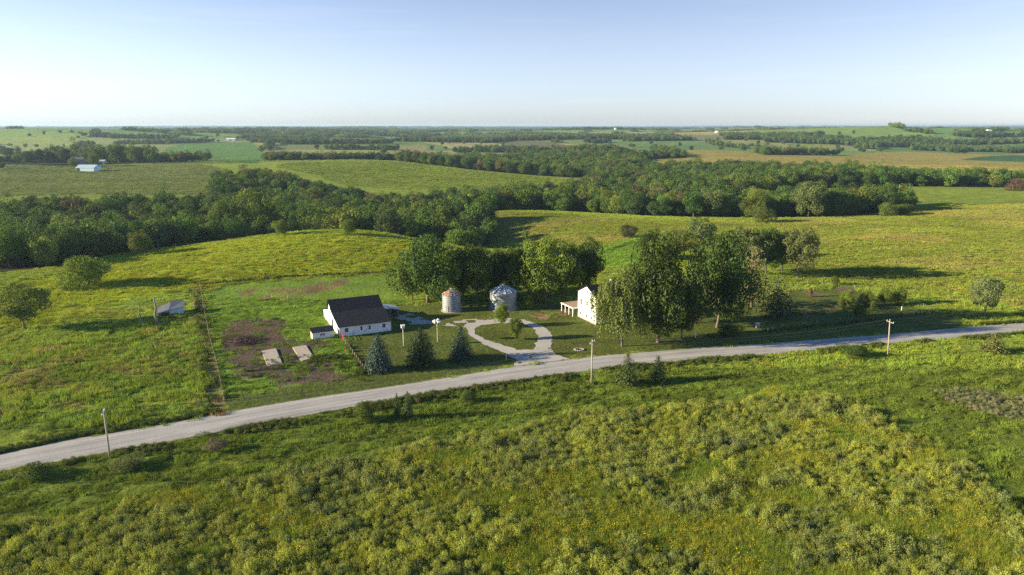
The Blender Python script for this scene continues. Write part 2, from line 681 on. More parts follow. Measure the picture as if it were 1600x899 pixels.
POLY['dryweeds'] = gpoly([(1458, 612), (1500, 608), (1600, 622), (1680, 640), (1680, 680), (1600, 662), (1540, 645), (1490, 632)])

FIELDS = [   # (points in view, albedo, row spacing)
    ('left_field', gpoly([(-200, 310), (0, 306), (200, 306), (330, 304), (410, 296), (330, 262), (260, 256), (160, 262), (0, 258), (-200, 258)]), (0.150, 0.190, 0.058)),
    ('hill_field', gpoly([(425, 262), (440, 255), (600, 252), (700, 262), (800, 274), (905, 281), (890, 292), (760, 300), (640, 298), (540, 290), (480, 272)]), (0.165, 0.220, 0.032)),
    ('bean_field', gpoly([(236, 249), (250, 232), (300, 224), (385, 222), (402, 234), (435, 250), (400, 255), (330, 254)]), (0.090, 0.185, 0.042)),
    ('stubble_strip', gpoly([(400, 222), (418, 238), (440, 246), (432, 250), (408, 236), (392, 223)]), (0.27, 0.22, 0.09)),
    ('pale_field', gpoly([(412, 228), (500, 230), (500, 234), (420, 234)]), (0.15, 0.16, 0.06)),
    ('stubble_field', gpoly([(582, 229), (620, 228), (668, 227), (672, 236), (712, 240), (650, 240), (620, 234)]), (0.22, 0.21, 0.085)),
    ('grey_field', gpoly([(495, 214), (560, 215), (690, 213), (690, 221), (610, 222), (580, 224), (500, 221)]), (0.10, 0.13, 0.06)),
    ('brown_field', gpoly([(772, 224), (800, 220), (850, 220), (910, 232), (870, 235), (800, 228)]), (0.13, 0.135, 0.065)),
    ('ridge_field', gpoly([(832, 220), (880, 221), (960, 226), (990, 232), (960, 234), (900, 226)]), (0.17, 0.19, 0.06)),
    ('arc_field', gpoly([(925, 248), (960, 241), (1000, 237), (1040, 237), (1040, 240), (990, 243), (945, 250)]), (0.10, 0.17, 0.045)),
    ('tan_field', gpoly([(975, 252), (1030, 249), (1075, 247), (1078, 236), (1130, 235), (1185, 242), (1300, 243), (1400, 237), (1500, 240), (1620, 238), (1800, 238), (1800, 268),
                         (1600, 268), (1470, 270), (1440, 262), (1300, 258), (1180, 262), (1090, 266), (1020, 262)]), (0.25, 0.225, 0.058)),
    ('corn_field', gpoly([(1502, 250), (1540, 244), (1620, 243), (1800, 243), (1800, 252), (1600, 253)]), (0.045, 0.11, 0.038)),
    ('green_field', gpoly([(1370, 236), (1380, 230), (1460, 231), (1440, 234), (1400, 238)]), (0.09, 0.19, 0.04)),
    ('bright_field', gpoly([(1482, 227), (1530, 225), (1600, 225), (1700, 225), (1700, 234), (1600, 234), (1490, 230)]), (0.08, 0.18, 0.045)),
    ('strip_field', gpoly([(1552, 273), (1620, 272), (1700, 272), (1700, 286), (1590, 286), (1555, 277)]), (0.08, 0.16, 0.035)),
    ('upland_field', gpoly([(1070, 211), (1150, 212), (1140, 220), (1100, 222), (1060, 217)]), (0.17, 0.18, 0.08)),
    ('bottom_field', gpoly([(1235, 227), (1275, 226), (1272, 229), (1240, 230)]), (0.11, 0.22, 0.03)),
    ('near_left_field', gpoly([(-100, 256), (0, 254), (40, 254), (60, 244), (30, 243), (-100, 245)]), (0.10, 0.19, 0.035)),
    ('glade', gpoly([(505, 248), (525, 243), (590, 245), (585, 250)]), (0.14, 0.16, 0.05)),
]
PASTE = gpoly([(700, 345), (760, 337), (850, 332), (1000, 346), (1100, 348), (1250, 343), (1420, 330), (1600, 312), (1800, 300), (1800, 480), (1620, 480), (1500, 470), (1300, 440), (1240, 420), (1100, 400), (960, 390), (880, 385)])

WOODS = {
    'creek': dpoly([(-260, 245), (0, 252), (100, 268), (200, 322), (300, 350), (400, 368), (560, 372), (650, 352), (735, 350), (785, 385), (770, 430), (690, 440), (640, 545), (590, 575), (490, 625),
                    (440, 720), (400, 765), (335, 665), (340, 560), (300, 515), (200, 500), (100, 490), (0, 480), (-260, 470)]),
    'valley': dpoly([(640, 440), (760, 495), (850, 500), (930, 480), (1000, 440), (1100, 432), (1190, 438), (1190, 560), (1235, 640), (1455, 645), (1450, 800), (1330, 850), (1240, 870), (1100, 920),
                     (1000, 965), (935, 930), (900, 665), (840, 655), (760, 610), (640, 570)]),
    'draw': dpoly([(1185, 442), (1330, 446), (1425, 470), (1430, 490), (1340, 530), (1250, 565), (1185, 560)]),
    'ridge': dpoly([(1460, 645), (1600, 640), (1700, 640), (1700, 690), (1545, 720), (1460, 760)]),
    'behind': dpoly([(620, 1010), (700, 960), (790, 925), (930, 905), (1010, 1010), (985, 1110), (1000, 1230), (900, 1350), (760, 1330), (700, 1220), (640, 1170)]),
}
FARWOOD = {
    'a': dpoly([(480, 1050), (760, 1090), (760, 1230), (600, 1240), (480, 1180)]),
    'b': dpoly([(0, 1000), (240, 960), (236, 1150), (140, 1200), (0, 1150)]),
}


def landcover(x, y):
    """label, albedo for world points"""
    x = np.asarray(x, float)
    y = np.asarray(y, float)
    r = np.sqrt(x * x + y * y)
    jx = x + 0.9 * vnoise(x / 2.1, y / 2.1, 40) + 0.012 * r * vnoise(x / (0.03 * r + 1), y / (0.06 * r + 1), 41)
    jy = y + 0.9 * vnoise(x / 2.3, y / 2.3, 42) + 0.012 * r * vnoise(x / (0.03 * r + 1), y / (0.06 * r + 1), 43)
    lab = np.zeros(len(x), np.int8)
    rgb = np.empty((len(x), 3))
    rgb[:] = (0.150, 0.205, 0.028)
    # far country: patchwork of strips of field and grass
    far = r > 1000
    cellx = np.floor((x + 500 * vnoise(x / 2500, y / 1500, 5)) / 420)
    celly = np.floor((y + 300 * vnoise(x / 2100, y / 2500, 6)) / 520)
    hsh = np.mod(np.sin(cellx * 12.9898 + celly * 78.233) * 43758.5453, 1.0)
    pal = np.array(((0.11, 0.20, 0.05), (0.17, 0.22, 0.06), (0.10, 0.17, 0.05), (0.19, 0.21, 0.07), (0.14, 0.22, 0.05), (0.16, 0.20, 0.07), (0.24, 0.23, 0.10), (0.12, 0.17, 0.06)))
    rgb[far] = 1.15 * pal[(hsh[far] * 8).astype(int)]
    lab[far] = 8

    def put(poly, l, c, sharp=False):
        m = inpoly(x if sharp else jx, y if sharp else jy, poly)
        lab[m] = l
        rgb[m] = c
        return m
    m = put(PASTE, 0, (0.132, 0.162, 0.024))
    q = m & (fbm(x / 60, y / 34, 27, 4) + 0.25 * vnoise(x / 8, y / 5, 28) > 0.08)
    rgb[q] = (0.158, 0.168, 0.038)
    put(POLY['hill'], 0, (0.185, 0.225, 0.017))
    put(POLY['gully'], 0, (0.12, 0.21, 0.026))
    for nm, p, c in FIELDS:
        put(p, 8, c)
    near = (y < 150) & (r < 400)
    # between road and prairie: short bright grass
    below = near & (np.interp(x, RL[:, 0], RL[:, 1]) > y)
    lab[below] = 2
    rgb[below] = (0.100, 0.140, 0.021)
    pj = 3.0 * fbm(x / 9, y / 9, 44, 3)
    m = inpoly(x + pj, y + pj, POLY['prairie'])
    lab[m] = 1
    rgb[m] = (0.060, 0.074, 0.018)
    m = put(POLY['dryweeds'], 2, (0.12, 0.135, 0.045))
    m = put(POLY['rough'], 0, (0.140, 0.200, 0.026))
    n = fbm(x / 9, y / 4, 77, 4)
    s = m & (n > 0.22)
    rgb[s] = (0.185, 0.190, 0.052)
    lnn = fbm(x / 14, y / 14, 31, 3)[:, None]
    m = put(POLY['yard'], 4, (0.115, 0.185, 0.024))
    m = put(POLY['lawn'], 3, (0.085, 0.112, 0.025))
    rgb[m] *= (1 + 0.22 * lnn[m])
    for nm, c, th in (('dirt6', (0.105, 0.085, 0.056), 0.0), ('dirt1', (0.092, 0.074, 0.052), -0.5), ('dirt2', (0.100, 0.080, 0.056), -0.35), ('dirt3', (0.17, 0.135, 0.06), -0.1), ('dirt4', (0.15, 0.125, 0.065), -0.1), ('dirt5', (0.13, 0.105, 0.06), -0.1),
                      ('mulch', (0.21, 0.145, 0.095), -2)):
        m = inpoly(jx, jy, POLY[nm]) & (fbm(x / 4, y / 4, 51, 4) > th)
        lab[m] = 5
        rgb[m] = c
    m = put(POLY['lane'], 6, (0.165, 0.150, 0.055), True)
    for nm, p in WOODS.items():
        put(p, 7, (0.032, 0.042, 0.014))
    # woods of the far country
    fw = (r > 1050) & (lab == 8)
    wn_ = fbm(x / 620, y / 190, 21, 4) - 0.10 - 0.13 * np.clip((r - 1600) / 2500, 0, 1)
    hedge = (np.abs(np.mod((x + 500 * vnoise(x / 2500, y / 1500, 5)) / 420, 1.0) - 0.5) > 0.475) | (np.abs(np.mod((y + 300 * vnoise(x / 2100, y / 2500, 6)) / 520, 1.0) - 0.5) > 0.47)
    wn_ = np.where(hedge & (vnoise(x / 160, y / 160, 23) > 0.15), 1.0, wn_)
    isf = np.zeros(len(x), bool)
    for nm, p, c in FIELDS:
        isf |= inpoly(jx, jy, p)
    m = fw & ~isf & (wn_ > 0.0)
    for nm, p in FARWOOD.items():
        m |= inpoly(jx, jy, p) & ~isf
    lab[m] = 7
    rgb[m] = (0.030, 0.045, 0.018)
    m = inpoly(x, y, ROADP)
    lab[m] = 9
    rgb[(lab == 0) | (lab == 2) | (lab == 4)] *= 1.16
    return lab, rgb


# ------------------------------------------------------------------ terrain sheet
th = np.concatenate((np.arange(-180, -48, 4.0), np.arange(-48, 48.001, 0.135), np.arange(52, 180.01, 4.0)))
th = np.radians(th)
rr = np.concatenate(([1.0, 8.0, 18.0, 30.0], np.exp(np.arange(math.log(40.0), math.log(70000.0), 0.0105))))
TH, RR = np.meshgrid(th, rr)
GX, GY = (RR * np.sin(TH)).ravel(), (RR * np.cos(TH)).ravel()
GZ = height(GX, GY)
LAB, RGB = landcover(GX, GY)
_r = RR.ravel()
_amp = np.where(LAB == 1, 0.25, np.where(LAB == 2, 0.25, np.where(LAB == 0, 0.34, 0.0))) * (_r < 700)
GZ = GZ + _amp * fbm(GX / 5.0, GY / 5.0, 60, 3)
nc, nr = len(th), len(rr)
I = (np.arange(nr - 1)[:, None] * nc + np.arange(nc - 1)[None, :])
Q = np.stack((I, I + 1, I + nc + 1, I + nc), -1).reshape(-1, 4)[:, ::-1]
# the face takes the label of most of its corners
FL = LAB[Q[:, 3]]
NAMES = {0: ('meadow', 'rolling yellow-green hill meadow beyond the farmyard'), 1: ('prairie', 'ground under the tall weedy prairie nearest the camera'),
         2: ('verge', 'short bright green grass between the road and the prairie'), 3: ('lawn', 'mown green lawn round the white house and driveway'),
         4: ('farmyard', 'grassy yard with bare soil beside the white barn'), 7: ('wood_floor', 'dark leaf-covered ground under the woods'), 8: ('field', 'patchwork of far farm fields reaching the horizon')}
VERT = np.stack((GX, GY, GZ), -1)
for L, (nm, lb) in NAMES.items():
    sel = (FL == L) if L not in (4, 0) else (np.isin(FL, (4, 5, 6)) if L == 4 else np.isin(FL, (0, 9)))
    q = Q[sel]
    if not len(q):
        continue
    idx, inv = np.unique(q.ravel(), return_inverse=True)
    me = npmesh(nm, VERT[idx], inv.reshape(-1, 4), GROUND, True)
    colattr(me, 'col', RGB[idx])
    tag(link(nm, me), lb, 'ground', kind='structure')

# ------------------------------------------------------------------ road and driveway
NL = 9
lat = np.linspace(0, 1, NL)
P = RU[:, None, :] * (1 - lat)[None, :, None] + RL[:, None, :] * lat[None, :, None]
pz = height(P[..., 0], P[..., 1]) + 0.05 + 0.10 * (1 - (2 * lat - 1) ** 2)[None, :]
V = np.concatenate((P, pz[..., None]), -1).reshape(-1, 3)
I = (np.arange(NR - 1)[:, None] * NL + np.arange(NL - 1)[None, :])
Qr = np.stack((I, I + NL, I + NL + 1, I + 1), -1).reshape(-1, 4)
me = npmesh('road', V, Qr, GRAVEL, True)
fattr(me, 'lat', np.tile(lat, NR))
fattr(me, 'lng', np.repeat(np.linspace(0, 420, NR), NL))
tag(link('road', me), 'pale grey gravel road crossing the whole view', 'road', kind='structure')

DRV_OUT = gpoly([(727, 511), (740, 505), (777, 497.4), (796, 497.4), (820, 499), (847, 509.5), (861, 520), (864, 533), (861, 544), (869, 554), (890, 560), (900, 564), (804, 577), (804, 561), (780, 549), (753, 538), (732, 523)])
DRV_IN = gpoly([(741, 515), (753, 508.5), (780, 505.5), (817, 505.5), (833, 513.5), (840, 527), (832, 546), (812, 547), (785, 539), (759, 531), (743, 521.5)])
DRV_W = gpoly([(780, 496.6), (748, 497.8), (711, 500.6), (695, 503.5), (668, 500), (640, 489), (612, 479), (603, 492), (640, 507), (668, 508), (700, 510), (735, 513)])
allp = np.concatenate((DRV_OUT, DRV_W))
ST = 0.28
gx = np.arange(allp[:, 0].min() - 1, allp[:, 0].max() + 1, ST)
gy = np.arange(allp[:, 1].min() - 1, allp[:, 1].max() + 1, ST)
X, Y = np.meshgrid(gx, gy)
X, Y = X.ravel(), Y.ravel()
jx = X + 0.55 * fbm(X / 1.6, Y / 1.6, 3, 3)
jy = Y + 0.55 * fbm(X / 1.6, Y / 1.6, 8, 3)


def on_drive(x, y, jx, jy):
    d = inpoly(jx, jy, DRV_OUT) & ~inpoly(jx, jy, DRV_IN)
    w = inpoly(jx, jy, DRV_W) & (fbm(x / 3, y / 3, 15, 3) > -0.25)
    hole = (fbm(x / 2.2, y / 2.2, 91, 3) > 0.62)
    return (d & ~hole) | w


ins = on_drive(X, Y, jx, jy) & ~inpoly(X, Y, ROADP)
Z = height(X, Y) + 0.045
nx = len(gx)
I = (np.arange(len(gy) - 1)[:, None] * nx + np.arange(nx - 1)[None, :]).ravel()
Qd = np.stack((I, I + 1, I + nx + 1, I + nx), -1)
Qd = Qd[ins[Qd].all(1)]
idx, inv = np.unique(Qd.ravel(), return_inverse=True)
tag(link('driveway', npmesh('driveway', np.stack((X, Y, Z), -1)[idx], inv.reshape(-1, 4), GRAVEL2, True)), 'pale gravel driveway looping round a grass island', 'driveway', kind='structure')

# ------------------------------------------------------------------ vegetation shapes
def rdir(n, rng):
    d = rng.normal(size=(n, 3))
    return d / np.linalg.norm(d, axis=1, keepdims=True)


def cards(P, N, S, rng, aspect=0.75):
    """leaf-clump faces: centres, facing directions, sizes -> verts, quads"""
    n = len(P)
    a = rdir(n, rng)
    T = np.cross(N, a)
    T /= np.linalg.norm(T, axis=1, keepdims=True) + 1e-9
    B = np.cross(N, T)
    s = S[:, None]
    bend = N * s * 0.25
    v = np.stack((P - T * s, P + B * s * aspect + bend, P + T * s, P - B * s * aspect + bend), 1)
    return v.reshape(-1, 3), np.arange(4 * n).reshape(n, 4)


def leafmesh(name, P, N, S, lv, rng, mat, aspect=0.75):
    v, q = cards(P, N, S, rng, aspect)
    me = npmesh(name, v, q, mat)
    fattr(me, 'lv', np.repeat(lv, 4))
    return me


def crown_pts(rng, n, bottom, lobes, shape, lobe_r, gap=0.0):
    """points on many lobes spread through a crown of unit width and unit height"""
    c, b = (1 + bottom) / 2, (1 - bottom) / 2
    k = np.arange(lobes)
    z = 1 - 2 * (k + 0.5) / lobes
    ph = k * 2.399963 + rng.uniform(0, 6)
    rad = np.sqrt(1 - z * z)
    D = np.stack((rad * np.cos(ph), rad * np.sin(ph), z), -1) + rng.normal(0, 0.16, (lobes, 3))
    dep = rng.uniform(0.42, 0.90, (lobes, 1))
    L = D * dep * np.array((0.5, 0.5, b))
    if shape == 'egg':
        L[:, :2] *= (1.12 - 0.42 * (L[:, 2:3] / b))
    elif shape == 'vase':
        L[:, :2] *= (0.95 + 0.3 * (L[:, 2:3] / b))
    elif shape == 'flat':
        L[:, 2] *= 0.8
    inner = rng.normal(0, 0.13, (lobes // 3, 3)) * np.array((1, 1, b * 2))
    L = np.concatenate((L, inner))
    nl = len(L)
    lr = rng.uniform(lobe_r * 0.65, lobe_r * 1.35, nl)
    tone = rng.uniform(0.82, 1.2, nl)
    w = lr ** 2 * rng.uniform(1 - gap, 1, nl)
    who = rng.choice(nl, int(n * 1.6), p=w / w.sum())
    d = rdir(len(who), rng)
    out = L[who] / np.array((0.5, 0.5, b))
    out /= np.linalg.norm(out, axis=1, keepdims=True) + 1e-6
    keep = ((d * out).sum(1) > -0.25) | (rng.random(len(who)) < 0.22)
    who, d = who[keep][:n], d[keep][:n]
    wob = 1 + 0.22 * np.sin(d[:, 0] * 7 + who) * np.sin(d[:, 1] * 6 + 2 * who) + rng.normal(0, 0.11, len(who))
    P = L[who] + d * (lr[who] * wob)[:, None] * np.array((1, 1, b / 0.5 * 0.85))
    P[:, 2] += c
    P[:, 2] = np.maximum(P[:, 2], bottom * 0.85 + 0.02 * rng.random(len(P)))
    N = d * 0.9 + rdir(len(d), rng) * 0.75
    N /= np.linalg.norm(N, axis=1, keepdims=True)
    return P, N, tone[who] * rng.uniform(0.8, 1.2, len(who))


def make_crown(name, seed, n, leaf, bottom=0.2, lobes=26, shape='round', lobe_r=0.19, gap=0.3, mat=None):
    rng = np.random.default_rng(seed)
    P, N, lv = crown_pts(rng, n, bottom, lobes, shape, lobe_r, gap)
    S = leaf * rng.uniform(0.6, 1.35, len(P))
    return leafmesh(name, P, N, S, lv, rng, mat or FOL)


def make_droopy(name, seed, n, leaf, bottom=0.12, mat=None):
    """loose crown with hanging strands (willow or silver maple)"""
    rng = np.random.default_rng(seed)
    P0, N0, lv0 = crown_pts(rng, n // 6, 0.30, 30, 'egg', 0.13, 0.6)
    rep = 6
    P = np.repeat(P0, rep, 0)
    drop = np.tile(np.arange(rep), len(P0)) * 0.034 * np.repeat(rng.uniform(0.2, 1.6, len(P0)), rep)
    out = P[:, :2] / (np.linalg.norm(P[:, :2], axis=1, keepdims=True) + 1e-6)
    P[:, :2] += out * drop[:, None] * 0.25 + rng.normal(0, 0.012, (len(P), 2))
    P[:, 2] -= drop * (0.3 + 2.2 * np.clip(np.linalg.norm(P[:, :2], axis=1), 0, 0.5))
    P[:, 2] = np.maximum(P[:, 2], bottom)
    N = np.repeat(N0, rep, 0)
    lv = np.repeat(lv0, rep)
    S = leaf * rng.uniform(0.6, 1.3, len(P))
    return leafmesh(name, P, N, S, lv, rng, mat or FOL)


def make_spruce(name, seed, levels=34, leaf=0.03, wide=1.0, droop=0.35, base=0.10, mat=None, power=0.50, per=24, gaps=0.0):
    rng = np.random.default_rng(seed)
    P, N, S, lv = [], [], [], []
    for i in range(levels):
        z = base + (1 - base) * (i / levels) ** 0.92
        R0 = 0.5 * wide * (1 - (z - base) / (1 - base)) ** power + 0.012
        nb = max(5, int(per * (0.35 + 0.65 * R0 / 0.5)))
        a0 = rng.uniform(0, 6.28)
        for j in range(nb):
            if rng.random() < gaps:
                continue
            a = a0 + 6.283 * j / nb + rng.normal(0, 0.12)
            Lb = R0 * rng.uniform(0.78, 1.1)
            m = max(3, int(Lb / leaf * 0.75))
            tone = rng.uniform(0.8, 1.2)
            for t in np.linspace(0.22, 1, m):
                r = Lb * t
                zz = z - droop * Lb * t * (1.1 - 0.5 * t) + rng.normal(0, 0.006)
                P.append((r * math.cos(a) + rng.normal(0, 0.012), r * math.sin(a) + rng.normal(0, 0.012), max(zz, 0.03)))
                nn = np.array((0.5 * math.cos(a), 0.5 * math.sin(a), 0.75)) + rng.normal(0, 0.45, 3)
                N.append(nn / np.linalg.norm(nn))
                S.append(leaf * rng.uniform(0.7, 1.3) * (0.6 + 0.4 * (1 - z)))
                lv.append(tone * rng.uniform(0.85, 1.15) * (1.0 + 0.25 * (t > 0.85)))
    return leafmesh(name, np.array(P), np.array(N), np.array(S), np.array(lv), rng, mat or NEEDLE, 0.6)


def make_trunk(name, seed, r=0.028, top=0.72, limbs=7, fork=0.28, lean=0.05, mat=None, spread=0.3):
    """tapered trunk with limbs, unit height"""
    rng = random.Random(seed)
    m = MB()
    pts, rad = [], []
    x = y = 0.0
    for i in range(7):
        t = i / 6
        pts.append((x, y, t * top - 0.015))
        rad.append(r * (1.45 if i == 0 else 1.0) * (1 - 0.72 * t))
        x += rng.uniform(-lean, lean) * 0.5
        y += rng.uniform(-lean, lean) * 0.5
    m.tube(pts, rad, 8)
    for k in range(limbs):
        t = fork + (0.95 - fork) * k / max(limbs, 1)
        i = min(5, int(t * 6))
        p = Vector(pts[i]).lerp(Vector(pts[i + 1]), t * 6 - i)
        a = k * 2.4 + rng.uniform(-0.5, 0.5)
        ln = spread * rng.uniform(0.7, 1.2)
        q1 = p + Vector((math.cos(a), math.sin(a), 0.75)) * ln * 0.5
        q2 = q1 + Vector((math.cos(a + 0.3), math.sin(a + 0.3), 0.9)) * ln * 0.42
        rb = r * (1 - 0.72 * t) * 0.62
        m.tube([p, q1, q2], [rb, rb * 0.6, rb * 0.2], 6)
        for w in (-1, 1):
            q3 = q1 + Vector((math.cos(a + w * 0.9), math.sin(a + w * 0.9), 0.6)) * ln * 0.35
            m.tube([q1, q3], [rb * 0.45, rb * 0.12], 5)
    return m.mesh(name, mat or BARK, True)


LEAFY = [make_crown('crown', 100 + i, 16000, 0.0150, b, lb, s, lr, 0.65) for i, (b, lb, s, lr) in enumerate((
    (0.10, 48, 'egg', 0.145), (0.13, 42, 'round', 0.15), (0.11, 54, 'round', 0.135), (0.15, 40, 'vase', 0.15), (0.10, 46, 'egg', 0.14), (0.15, 50, 'vase', 0.13)))]
BUSHY = [make_crown('crown', 140 + i, 9000, 0.0195, 0.0, 20, 'round', 0.21, 0.3) for i in range(3)]
DROOP = [make_droopy('crown', 150 + i, 14000, 0.0155) for i in range(3)]
LOOSE = [make_crown('crown', 160 + i, 9000, 0.0150, 0.20, 24, 'vase', 0.14, 0.7) for i in range(3)]
WOODY = [make_crown('crown', 170 + i, 4600, 0.0255, 0.10, lb, s, lr, 0.3) for i, (lb, s, lr) in enumerate((
    (30, 'egg', 0.165), (34, 'round', 0.15), (26, 'round', 0.175), (30, 'vase', 0.155), (36, 'egg', 0.14), (26, 'vase', 0.165), (38, 'round', 0.14), (30, 'egg', 0.155)))]
SPRUCE = [make_spruce('crown', 200, 34, 0.034, power=0.52, gaps=0.06), make_spruce('crown', 201, 26, 0.036, droop=0.3, power=0.42, per=26, gaps=0.12), make_spruce('crown', 202, 30, 0.033, droop=0.42, power=0.6, gaps=0.09)]
CEDAR = [make_spruce('crown', 210 + i, 26, 0.042, 1.0, -0.3, 0.02, None, 0.7, 17, 0.12) for i in range(3)]
PINE = [make_spruce('crown', 220, 18, 0.036, 1.0, 0.05, 0.16, None, 0.5, 15, 0.18), make_spruce('crown', 221, 15, 0.04, 1.0, 0.3, 0.08, None, 0.5, 17, 0.1)]
TRUNK = [make_trunk('trunk', 300 + i, 0.023, 0.70, 7, 0.25 + 0.04 * (i % 3), 0.06) for i in range(4)]
TRUNK_THIN = [make_trunk('trunk', 310 + i, 0.018, 0.75, 4, 0.35, 0.04, None, 0.2) for i in range(2)]
TRUNK_CON = make_trunk('trunk', 320, 0.022, 0.95, 0, 0.3, 0.01)


def px_per_m(p):
    return FPX / (p[1] * CP + (CAMZ - p[2]) * SP)


def tree_at(name, base, H, W, crown, trunk, color, label, cat='tree', group=None, rz=None, lean=0.0):
    t = empty(name, tuple(base), random.uniform(0, 6.28) if rz is None else rz)
    if lean:
        t.rotation_euler = (0, lean, 0)
    tag(t, label, cat, group)
    k = link('trunk', trunk, t)
    k.scale = (W, W, H)
    c = link('crown', crown, t)
    c.scale = (W, W, H)
    c.color = (*color, 1)
    return t


def tree(name, u, vb, vt, wpx, crown, trunk, color, label, cat='tree', group=None, rz=None, lean=0.0):
    b = ground_at(u, vb)
    H = z_at(u, vt, b[1]) - b[2]
    W = wpx / px_per_m(b)
    return tree_at(name, b, H, W, crown, trunk, color, label, cat, group, rz, lean)


# ------------------------------------------------------------------ scatter of uncountable plants
def scatter(name, pts, rot, scl, idx, protos, tint, label, cat):
    n = len(pts)
    me = bpy.data.meshes.new(name)
    me.vertices.add(n)
    me.vertices.foreach_set('co', np.asarray(pts, np.float32).ravel())
    for nm, arr in (('rot', rot), ('scl', scl)):
        a = me.attributes.new(nm, 'FLOAT_VECTOR', 'POINT')
        a.data.foreach_set('vector', np.asarray(arr, np.float32).ravel())
    a = me.attributes.new('idx', 'INT', 'POINT')
    a.data.foreach_set('value', np.asarray(idx, np.int32))
    colattr(me, 'tint', tint)
    col = bpy.data.collections.new(name + '_shapes')
    for i, p in enumerate(protos):
        o = bpy.data.objects.new('%s_shape_%02d' % (name, i), p)
        col.objects.link(o)
    g = bpy.data.node_groups.new(name, 'GeometryNodeTree')
    g.interface.new_socket('Geometry', in_out='INPUT', socket_type='NodeSocketGeometry')
    g.interface.new_socket('Geometry', in_out='OUTPUT', socket_type='NodeSocketGeometry')
    gi, go = g.nodes.new('NodeGroupInput'), g.nodes.new('NodeGroupOutput')
    ip = g.nodes.new('GeometryNodeInstanceOnPoints')
    ci = g.nodes.new('GeometryNodeCollectionInfo')
    ci.inputs['Collection'].default_value = col
    ci.inputs['Separate Children'].default_value = True
    ci.inputs['Reset Children'].default_value = True
    ip.inputs['Pick Instance'].default_value = True

    def na(nm, typ):
        nd = g.nodes.new('GeometryNodeInputNamedAttribute')
        nd.data_type = typ
        nd.inputs['Name'].default_value = nm
        return [s for s in nd.outputs if s.enabled and s.name == 'Attribute'][0]
    g.links.new(gi.outputs[0], ip.inputs['Points'])
    g.links.new(ci.outputs[0], ip.inputs['Instance'])
    g.links.new(na('idx', 'INT'), ip.inputs['Instance Index'])
    er = g.nodes.new('FunctionNodeEulerToRotation')
    g.links.new(na('rot', 'FLOAT_VECTOR'), er.inputs[0])
    g.links.new(er.outputs[0], ip.inputs['Rotation'])
    g.links.new(na('scl', 'FLOAT_VECTOR'), ip.inputs['Scale'])
    g.links.new(ip.outputs[0], go.inputs[0])
    o = link(name, me)
    md = o.modifiers.new('scatter', 'NODES')
    md.node_group = g
    return tag(o, label, cat, kind='stuff')


def blades(rng, n, rad, h, w, lean=0.35, tone=(0.8, 1.25)):
    """n grass blades as slim triangles: verts, tris, lv"""
    a = rng.uniform(0, 6.28, n)
    r = rad * np.sqrt(rng.random(n))
    x, y = r * np.cos(a), r * np.sin(a)
    hh = h * rng.uniform(0.6, 1.2, n)
    b = rng.uniform(0, 6.28, n)
    dx, dy = np.cos(b) * w, np.sin(b) * w
    lx, ly = rng.normal(0, lean, n) * hh, rng.normal(0, lean, n) * hh
    v = np.stack((np.stack((x - dx, y - dy, -0.05 * np.ones(n)), -1), np.stack((x + dx, y + dy, -0.05 * np.ones(n)), -1), np.stack((x + lx, y + ly, hh), -1)), 1)
    return v.reshape(-1, 3), np.arange(3 * n).reshape(n, 3), np.repeat(rng.uniform(*tone, n), 3)


def patch_mesh(name, seed, size, n_tuft, per, h, w, spread, lean=0.4):
    """a piece of sward: many tufts of blades"""
    rng = np.random.default_rng(seed)
    V, T, L = [], [], []
    o = 0
    for k in range(n_tuft):
        v, t, l = blades(rng, per, spread, h * rng.uniform(0.55, 1.35), w, lean)
        a, r = rng.uniform(0, 6.28), size * math.sqrt(rng.random())
        v = v + np.array((r * math.cos(a), r * math.sin(a), 0))
        V.append(v)
        T.append(t + o)
        L.append(l * rng.uniform(0.8, 1.2))
        o += len(v)
    me = npmesh(name, np.concatenate(V), np.concatenate(T), FOLI)
    fattr(me, 'lv', np.concatenate(L))
    return me


def weed_mesh(name, seed, heads=58, rad=0.66, h=1.05, leaf=0.042, per=15):
    """bushy weed clump: leafy stems with plume heads forming a dome"""
    rng = np.random.default_rng(seed)
    P, N, S, L = [], [], [], []
    for k in range(heads):
        a, r = rng.uniform(0, 6.28), rad * math.sqrt(rng.random())
        top = h * (1.05 - 0.5 * (r / rad) ** 2) * rng.uniform(0.62, 1.15)
        c = np.array((r * math.cos(a), r * math.sin(a), top))
        out = np.array((math.cos(a) * r / rad, math.sin(a) * r / rad, 0.9))
        tone = rng.uniform(0.8, 1.25)
        d = rdir(per, rng)
        P.append(c + d * np.array((0.10, 0.10, 0.17)) * h)
        nn = d * 0.7 + out * 0.5 + rdir(per, rng) * 0.4
        N.append(nn / np.linalg.norm(nn, axis=1, keepdims=True))
        S.append(leaf * rng.uniform(0.6, 1.3, per))
        L.append(tone * rng.uniform(0.85, 1.15, per))
        # leaves down the stem
        m = 3
        zz = top * rng.uniform(0.15, 0.8, m)
        P.append(np.stack((c[0] + rng.normal(0, 0.08, m), c[1] + rng.normal(0, 0.08, m), zz), -1))
        N.append(rdir(m, rng))
        S.append(leaf * 1.2 * np.ones(m))
        L.append(0.8 * np.ones(m))
    return leafmesh(name, np.concatenate(P), np.concatenate(N), np.concatenate(S), np.concatenate(L), rng, FOLI, 0.6)


def flower_mesh(name, seed, n=16):
    rng = np.random.default_rng(seed)
    P = np.stack((rng.normal(0, 0.32, n), rng.normal(0, 0.32, n), rng.uniform(0.75, 1.15, n)), -1)
    N = rdir(n, rng) + np.array((0, 0, 0.6))
    N /= np.linalg.norm(N, axis=1, keepdims=True)
    return leafmesh(name, P, N, rng.uniform(0.025, 0.055, n), rng.uniform(0.8, 1.2, n), rng, FOLI)


